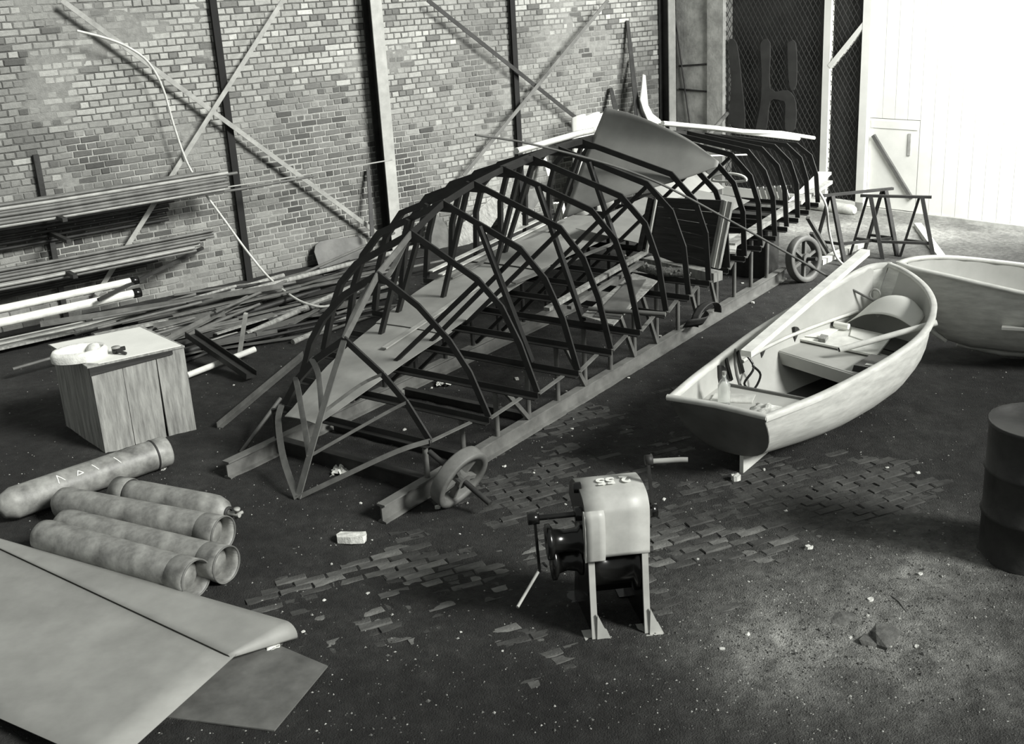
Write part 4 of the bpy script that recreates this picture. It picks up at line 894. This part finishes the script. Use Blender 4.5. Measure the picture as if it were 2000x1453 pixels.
for k in range(8):
    rod('steel_bar', 420-k*5+rk.uniform(-12, 8), 450+k*5.6, .46-.03*(k % 2), .019, rk.choice(['strap_steel', 'mid_steel', 'galv']), 'grey bar, %s of the third rack bundle' % ORD[k], 'steel bar', 'bars in the third rack bundle')
for k in range(4):
    rod('steel_bar', 330-k*22, 500+k*9, .07, .018, 'dark_steel', 'dark bar, %s in the lowest recess of the rack' % ORD[k if k < 3 else 7], 'steel bar', 'bars in the lowest rack recess')
rod('white_tube', 257, 549, .55, .042, 'white_wood', 'white tube with dark socket, upper of two in the rack', 'tube', None, -4.3, 12); rod('white_tube', 262, 573, .62, .048, 'white_wood', 'white tube with dark socket, lower of two in the rack', 'tube', None, -4.3, 12)
for (x, y, o, r) in ((263, 548, .55, .048), (268, 572, .62, .054)):
    P = PW(x, y, o); single('pipe_socket', MB().lathe(P-WD*.05, WD, [(0, r*.8), (0, r), (.09, r), (.09, r*.8), (.02, r*.75)], 14), 'black_paint', 'dark socket on the end of the %s white tube' % ('upper' if o < .6 else 'lower'), 'socket')
for k in range(7):
    P = PW(352-k*9+rk.uniform(-8, 8), 588+k*4.2, .60+.05*k); a = acoord(P)
    single('timber_lath', MB().beam(WL(-4.3, .60+.05*k, P.z), P, .05, .022), rk.choice(['pale_wood', 'mid_wood', 'strap_steel']), 'weathered lath, %s of the lowest rack stack' % ORD[k if k < 6 else 7], 'lath', 'laths in the lowest stack')
for k, aa in enumerate((-2.25, -4.0)):
    br_ = thing('rack_bracket', WL(aa, .02, 0), ('steel rack upright with arms under the bar bundles near the frame edge', 'steel rack upright with arms at the far left end of the bars')[k], 'bracket')
    part('upright', MB().beam(WL(aa, .04, 0), WL(aa, .04, 1.9), .06, .05, WN), 'dark_steel', br_)
    for px_, py_ in ((200, 405), (200, 447), (200, 516), (200, 625)):
        P = PW(px_, py_, .5); part('arm', MB().beam(WL(aa, .06, P.z-.03), WL(aa, .72 if py_ < 600 else 1.0, P.z-.03), .05, .04), 'dark_steel', br_)
# dark pole leaning across the rack
single('leaning_pole', MB().beam(PW(192, 586, .78), PW(396, 484, .12), .035, .035), 'dark_steel', 'dark pole leaning from the rack up against the brick wall', 'pole')
# white hose hanging from above and trailing into the scrap
hp = [PW(150, 60, .25), PW(205, 74, .25), PW(250, 92, .25), PW(290, 122, .25), PW(318, 172, .22), PW(338, 240, .2), PW(360, 305, .2), PW(380, 345, .22), PW(402, 380, .30), PW(440, 432, .60), PW(482, 490, .95), PW(528, 545, 1.35), G(575, 582, .22), G(612, 597, .18), G(640, 598, .17), G(672, 588, .2)]
single('white_hose', MB().tube(smooth_pts(hp, 4), .014, 8), 'rope', 'white hose hanging down the wall and curving into the scrap pile', 'hose')
# scrap pile
rp = random.Random(77)
def ground_y(x): return 548-(x-480)*.215
def barpiece(p, q, m, kind, name, label, cat, group=None):
    b = MB()
    if kind == 'L': b.profile(p, q, [(0, 0), (.05, 0), (.05, .006), (.006, .006), (.006, .05), (0, .05)])
    elif kind == 'flat': b.beam(p, q, .055, .012)
    elif kind == 'round': b.tube([p, q], .017, 7)
    elif kind == 'pipe': b.tube([p, q], .030, 9)
    else: b.beam(p, q, .06, .035)
    return single(name, b, m, label, cat, group)
for k in range(118):
    x = rp.uniform(215, 700); d = rp.random()**1.15*125; y = ground_y(x)+10+d
    if y > 660 and x < 330: continue
    z = .02+max(0, (.34-d*.0026))*rp.random(); c = G(x, y, z); az = rp.gauss(50, 6.5)+rp.choice([0, 0, 0, -10, 14]); L_ = rp.uniform(.5, 2.3)*(1.2 if d < 60 else .8)
    dv = azv(az)*L_/2+UP*rp.uniform(-.03, .05)
    p, q = c-dv, c+dv
    for e_ in (p, q):
        if e_.z < .012: e_.z = .012
    if (p-WB).dot(WN) < .10 or (q-WB).dot(WN) < .10:
        sh = .12-min((p-WB).dot(WN), (q-WB).dot(WN)); p = p+WN*sh; q = q+WN*sh
    if max((p-RO).dot(RT), (q-RO).dot(RT)) > -1.75: continue
    mm_ = rp.choice(['dark_steel', 'mid_steel', 'mid_steel', 'strap_steel', 'strap_steel', 'mid_wood', 'dark_steel']); kk = rp.choice(['L', 'flat', 'flat', 'round', 'round', 'pipe', 'sq'])
    tone_ = {'dark_steel': 'dark', 'mid_steel': 'dull grey', 'strap_steel': 'light grey', 'mid_wood': 'brownish'}[mm_]; kw = {'L': 'angle bar', 'flat': 'flat bar', 'round': 'round rod', 'pipe': 'pipe', 'sq': 'square bar'}[kk]
    zn_ = 'behind the crate' if x < 330 else 'under the bar rack end' if x < 440 else 'below the narrow stanchion' if x < 560 else 'below the rounded sheet'
    dn_ = 'wall side' if d < 35 else 'mid-heap' if d < 80 else 'near edge'; ln_ = 'short' if L_ < 1.0 else 'long' if L_ > 1.7 else 'mid-length'
    barpiece(p, q, mm_, kk, 'scrap_bar', '%s %s %s in the scrap %s, %s' % (ln_, tone_, kw, zn_, dn_), 'scrap bar', 'scrap bars along the brick wall')
def fx(name, p, q, m, kind, label, cat): return barpiece(p, q, m, kind, name, label, cat)
b = MB(); p, q = G(372, 656, .26), G(492, 738, .05); b.profile(p, q, [(-.06, 0), (.06, 0), (.06, .06), (.05, .06), (.05, .01), (-.05, .01), (-.05, .06), (-.06, .06)]); single('steel_channel', b, 'dark_steel', 'dark U-shaped steel channel propped beside the crate', 'channel')
fx('white_pole', G(366, 733, .06), G(498, 682, .12), 'white_wood', 'pipe', 'white pole lying on the steel channel beside the crate', 'pole')
fx('upright_bar', G(466, 704, .03), PLN(480, 612, G(466, 704, .03), V((0, 1, 0))), 'galv', 'sq', 'pale square bar standing upright by the white pole', 'bar')
fx('angle_bar', G(424, 836, .01), G(592, 695, .02), 'mid_steel', 'L', 'long angle bar lying on the floor between crate and bow', 'angle bar')
fx('thin_bar', G(470, 884, .01), G(548, 778, .3), 'mid_steel', 'round', 'thin rod leaning on the far side of the bow', 'rod')
fx('flat_bar', G(480, 592, .10), G(700, 522, .42), 'strap_steel', 'flat', 'broad flat bar on top of the scrap pile near the rounded sheet', 'flat bar')
fx('long_pole', G(420, 610, .30), PW(770, 455, .35), 'mid_steel', 'round', 'long thin pole rising from the scrap to the wall', 'pole')
fx('pale_stick', PW(591, 556, .75), PW(618, 600, 1.0), 'white_wood', 'round', 'short white stick standing in the scrap beside the hose', 'stick')
fx('pale_stick', G(500, 655, .05), G(545, 640, .06), 'white_wood', 'flat', 'short pale stick at the near edge of the scrap', 'stick')
fx('pale_stick', G(395, 668, .08), G(465, 650, .10), 'pale_wood', 'flat', 'pale lath between the channel and the scrap pile', 'lath')
fx('angle_bar', G(300, 640, .2), G(440, 615, .22), 'strap_steel', 'L', 'angle bar on top of the scrap behind the crate', 'angle bar')
# rounded sheet and boards leaning on the wall
def lean(pix, o0, o1, m, label, cat, name, th=.012):
    ys = [p[1] for p in pix]; y0, y1 = min(ys), max(ys)
    return single(name, MB().slab([PW(x, y, lerp(o0, o1, (y-y0)/(y1-y0))) for x, y in pix], th, WN), m, label, cat)
lean([(614, 492), (616, 480), (624, 472), (640, 468), (700, 462), (712, 470), (722, 545), (632, 548)], .05, .30, 'mid_steel', 'dark steel sheet with a rounded corner leaning on the wall', 'steel sheet', 'rounded_sheet')
lean([(884, 486), (916, 500), (930, 488), (985, 404), (964, 384), (890, 448)], .25, .75, 'mid_wood', 'pale diamond-shaped board leaning behind the hull ribs', 'board', 'leaning_board')
lean([(976, 470), (1018, 478), (1030, 432), (1000, 396), (984, 408)], .20, .7, 'mid_wood', 'pale board leaning beside the diamond-shaped one', 'board', 'leaning_board')
lean([(836, 470), (838, 430), (848, 412), (872, 440), (882, 486), (850, 490)], .15, .6, 'mid_steel', 'grey sheet leaning behind the hull near the stanchion', 'steel sheet', 'leaning_sheet')
lean([(1018, 374), (1048, 372), (1056, 388), (1040, 412), (1012, 418)], .1, .3, 'mid_steel', 'small grey sheet leaning on the wall behind the ribs', 'steel sheet', 'leaning_sheet')
lean([(716, 330), (722, 330), (732, 462), (724, 462)], .05, .30, 'dark_steel', 'dark strip of plank leaning on the wall beside the stanchion', 'plank', 'leaning_plank')
lean([(1190, 172), (1196, 171), (1222, 260), (1208, 262)], .04, .5, 'dark_wood', 'short dark plank leaning on the wall behind the big sheet', 'plank', 'leaning_plank')
lean([(1223, 40), (1229, 40), (1254, 255), (1243, 255)], .03, .45, 'dark_steel', 'tall dark strip leaning on the wall right of the big sheet', 'strip', 'leaning_strip')
lean([(1231, 115), (1235, 115), (1258, 255), (1250, 255)], .06, .5, 'strap_steel', 'grey strip leaning beside the tall dark one', 'strip', 'leaning_strip')
lean([(1246, 188), (1250, 190), (1275, 255), (1258, 258)], .10, .55, 'dark_wood', 'dark pointed board leaning behind the white curved board', 'board', 'leaning_board')
lean([(1256, 145), (1261, 147), (1263, 170), (1266, 205), (1275, 222), (1290, 234), (1302, 252), (1290, 258), (1268, 240), (1257, 215), (1251, 195), (1254, 170)], .30, .62, 'white_paint', 'white curved tapering board leaning in the far corner', 'board', 'curved_board', .02)
lean([(1060, 308), (1066, 306), (1078, 342), (1070, 344)], .1, .3, 'pale_wood', 'thin pale lath leaning on the wall behind the keel', 'lath', 'leaning_lath')
rows = []
pA, pB = PW(1127, 232, .55), PW(1215, 222, .55); aA, aB = acoord(pA), acoord(pB)
for i in range(40):
    u = i/39; a = lerp(aA, aB, u); bul = abs(math.sin(u*math.pi*3.2)); rows.append([WL(a, .42+.10*bul, z) for z in linspace(.02, pA.z+.05*bul, 6)])
single('white_folded_sheet', MB().grid(rows, .006), 'white_paint', 'white ribbed sheet standing behind the big leaning sheet', 'sheet')
for k in range(4): fx('white_slat', PW(1083+k*5, 395, .35+.05*k), PW(1092+k*5, 438, .45+.05*k), 'white_wood', 'flat', 'white slat standing behind the ribs, %s of four' % ('leftmost', 'second', 'third', 'rightmost')[k], 'stake')  # four loose white slats behind the ribs
for k in range(3): fx('pale_lath', S(3.0, -1.75-.12*k, .80+.02*k), S(5.2, -1.9-.12*k, .88+.02*k), 'pale_wood' if k else 'strap_steel', 'flat', 'pale lath lying along the far side of the hull, %s of three' % ('first', 'second', 'third')[k], 'lath')

# ================================================================== FAR END
def trestle(A, Bp, h, label, sp=.22):
    t = thing('steel_trestle', (A+Bp)/2, label, 'trestle'); d = (Bp-A).normalized(); n = azv(137)
    part('top_bar', MB().beam(A+UP*h-d*.10, Bp+UP*h+d*.12, .045, .03), 'dark_steel', t)
    for P in (A, Bp):
        part('leg', MB().beam(P+n*sp, P+UP*(h-.01)+n*.02, .05, .045, d), 'dark_steel', t); part('leg', MB().beam(P-n*sp, P+UP*(h-.01)-n*.02, .035, .03, d), 'dark_steel', t)
        part('stretcher', MB().beam(P-n*sp*.72+UP*.22, P+n*sp*.72+UP*.22, .03, .03), 'dark_steel', t)
    part('stretcher', MB().beam(A+n*sp*.72+UP*.22, Bp+n*sp*.72+UP*.22, .035, .03), 'dark_steel', t)
    return t
tA, tB = G(1692, 503), G(1791, 507); trestle(tA, tB, .76, 'dark steel trestle standing in front of the white gate, nearest the dinghy')
uA, uB = G(1618, 508), G(1720, 496); trestle(uA, uB, .80, 'dark steel trestle beside the stern of the hull, behind the other')
single('white_bundle', MB().tube(smooth_pts([EW(-.95, .30, .085), EW(-.6, .28, .09), EW(-.1, .30, .08), EW(.15, .33, .085)], 4), [.05, .07, .08, .085, .08, .08, .085, .08, .08, .075, .08, .07, .05], 10), 'cloth', 'white rolled bundle lying along the foot of the mesh screen', 'bundle')
single('bent_strip', MB().tube(smooth_pts([PLN(1598, 372, S(7.4, 0, 0), RL), G(1613, 400, .82), G(1619, 450, .45), G(1632, 498, .12), G(1650, 520, .02)], 5), .016, 6), 'pale_wood', 'pale bent strip hanging from the stern ribs to the floor', 'strip')
for k, (a, b_) in enumerate((((1578, 425), (1622, 500)), ((1585, 455), (1615, 505)))): single('leaning_timber', MB().beam(G(a[0], a[1], .62-.2*k), G(b_[0], b_[1], .02), .05, .03), 'mid_steel', ('grey timber sloping down from the stern to the floor', 'shorter timber sloping beside the far wheel')[k], 'timber')
single('floor_timber', MB().beam(G(1792, 440, .04), G(1850, 520, .04), .09, .07), 'pale_wood', 'pale timber on the floor right of the trestles', 'timber')
single('floor_timber', MB().beam(G(1600, 512, .04), G(1680, 478, .04), .10, .07), 'pale_wood', 'pale timber lying on the floor behind the far wheel', 'timber')
single('storage_box', MB().beam(S(7.0, -.9, .36), S(7.0, -.2, .36), .35, .70), 'dark_steel', 'dark box standing under the stern of the hull', 'box')
# white things inside the stern
hp_ = [PS(1424+34*math.cos(t), 352-13*math.sin(t) if math.sin(t) > 0 else 352-3*math.sin(t), 5.35) for t in linspace(0, 2*math.pi, 25)]
single('white_hoop', MB().tube(hp_, .013, 6), 'white_paint', 'white half-round hoop lying on the plate inside the stern', 'hoop')
sl = thing('slatted_frame', S(7.6, -1.4, .6), 'white slatted frame standing inside the stern ribs', 'frame')
for k in range(6): part('slat', MB().beam(PS(1476+k*11, 366-k*.6, 7.5), PS(1484+k*11, 394-k*.6, 7.5), .055, .012, RL), 'white_paint', sl)
part('rail', MB().beam(PS(1474, 366, 7.52), PS(1545, 364, 7.52), .03, .02, RL), 'dark_steel', sl); part('rail', MB().beam(PS(1480, 392, 7.52), PS(1545, 388, 7.52), .03, .02, RL), 'dark_steel', sl)
single('white_board', MB().beam(S(7.0, .05, .88), S(8.4, -.13, .98), .16, .03), 'pale_wood', 'broad white board sticking out past the stern', 'board')
fx('white_lath', S(6.4, -1.1, 1.45), S(7.9, -.9, 1.25), 'white_wood', 'flat', 'white lath lying through the upper stern ribs', 'lath')
fx('rusty_pipe', PE(1420, 222, .5), S(7.9, -1.7, 1.2), 'strap_steel', 'pipe', 'grey bar leaning behind the stern towards the pier', 'bar')
# drum added to cast the shadow across the right of the floor
dm = V((3.02, 6.02, 0)); dr_ = thing('shadow_drum', dm, 'dark oil drum added at the right to cast a shadow on the floor', 'drum')
part('shell', MB().lathe(dm, UP, [(0, 0), (0, .29), (.02, .295), (.03, .285), (.29, .285), (.30, .297), (.31, .285), (.57, .285), (.58, .297), (.59, .285), (.85, .285), (.86, .295), (.88, .295), (.88, .28), (.865, .275), (.865, 0)], 36), 'dark_steel', dr_)
part('bung', MB().lathe(dm+V((.15, -.1, .865)), UP, [(0, .035), (.012, .035), (.012, 0)], 12), 'galv', dr_)
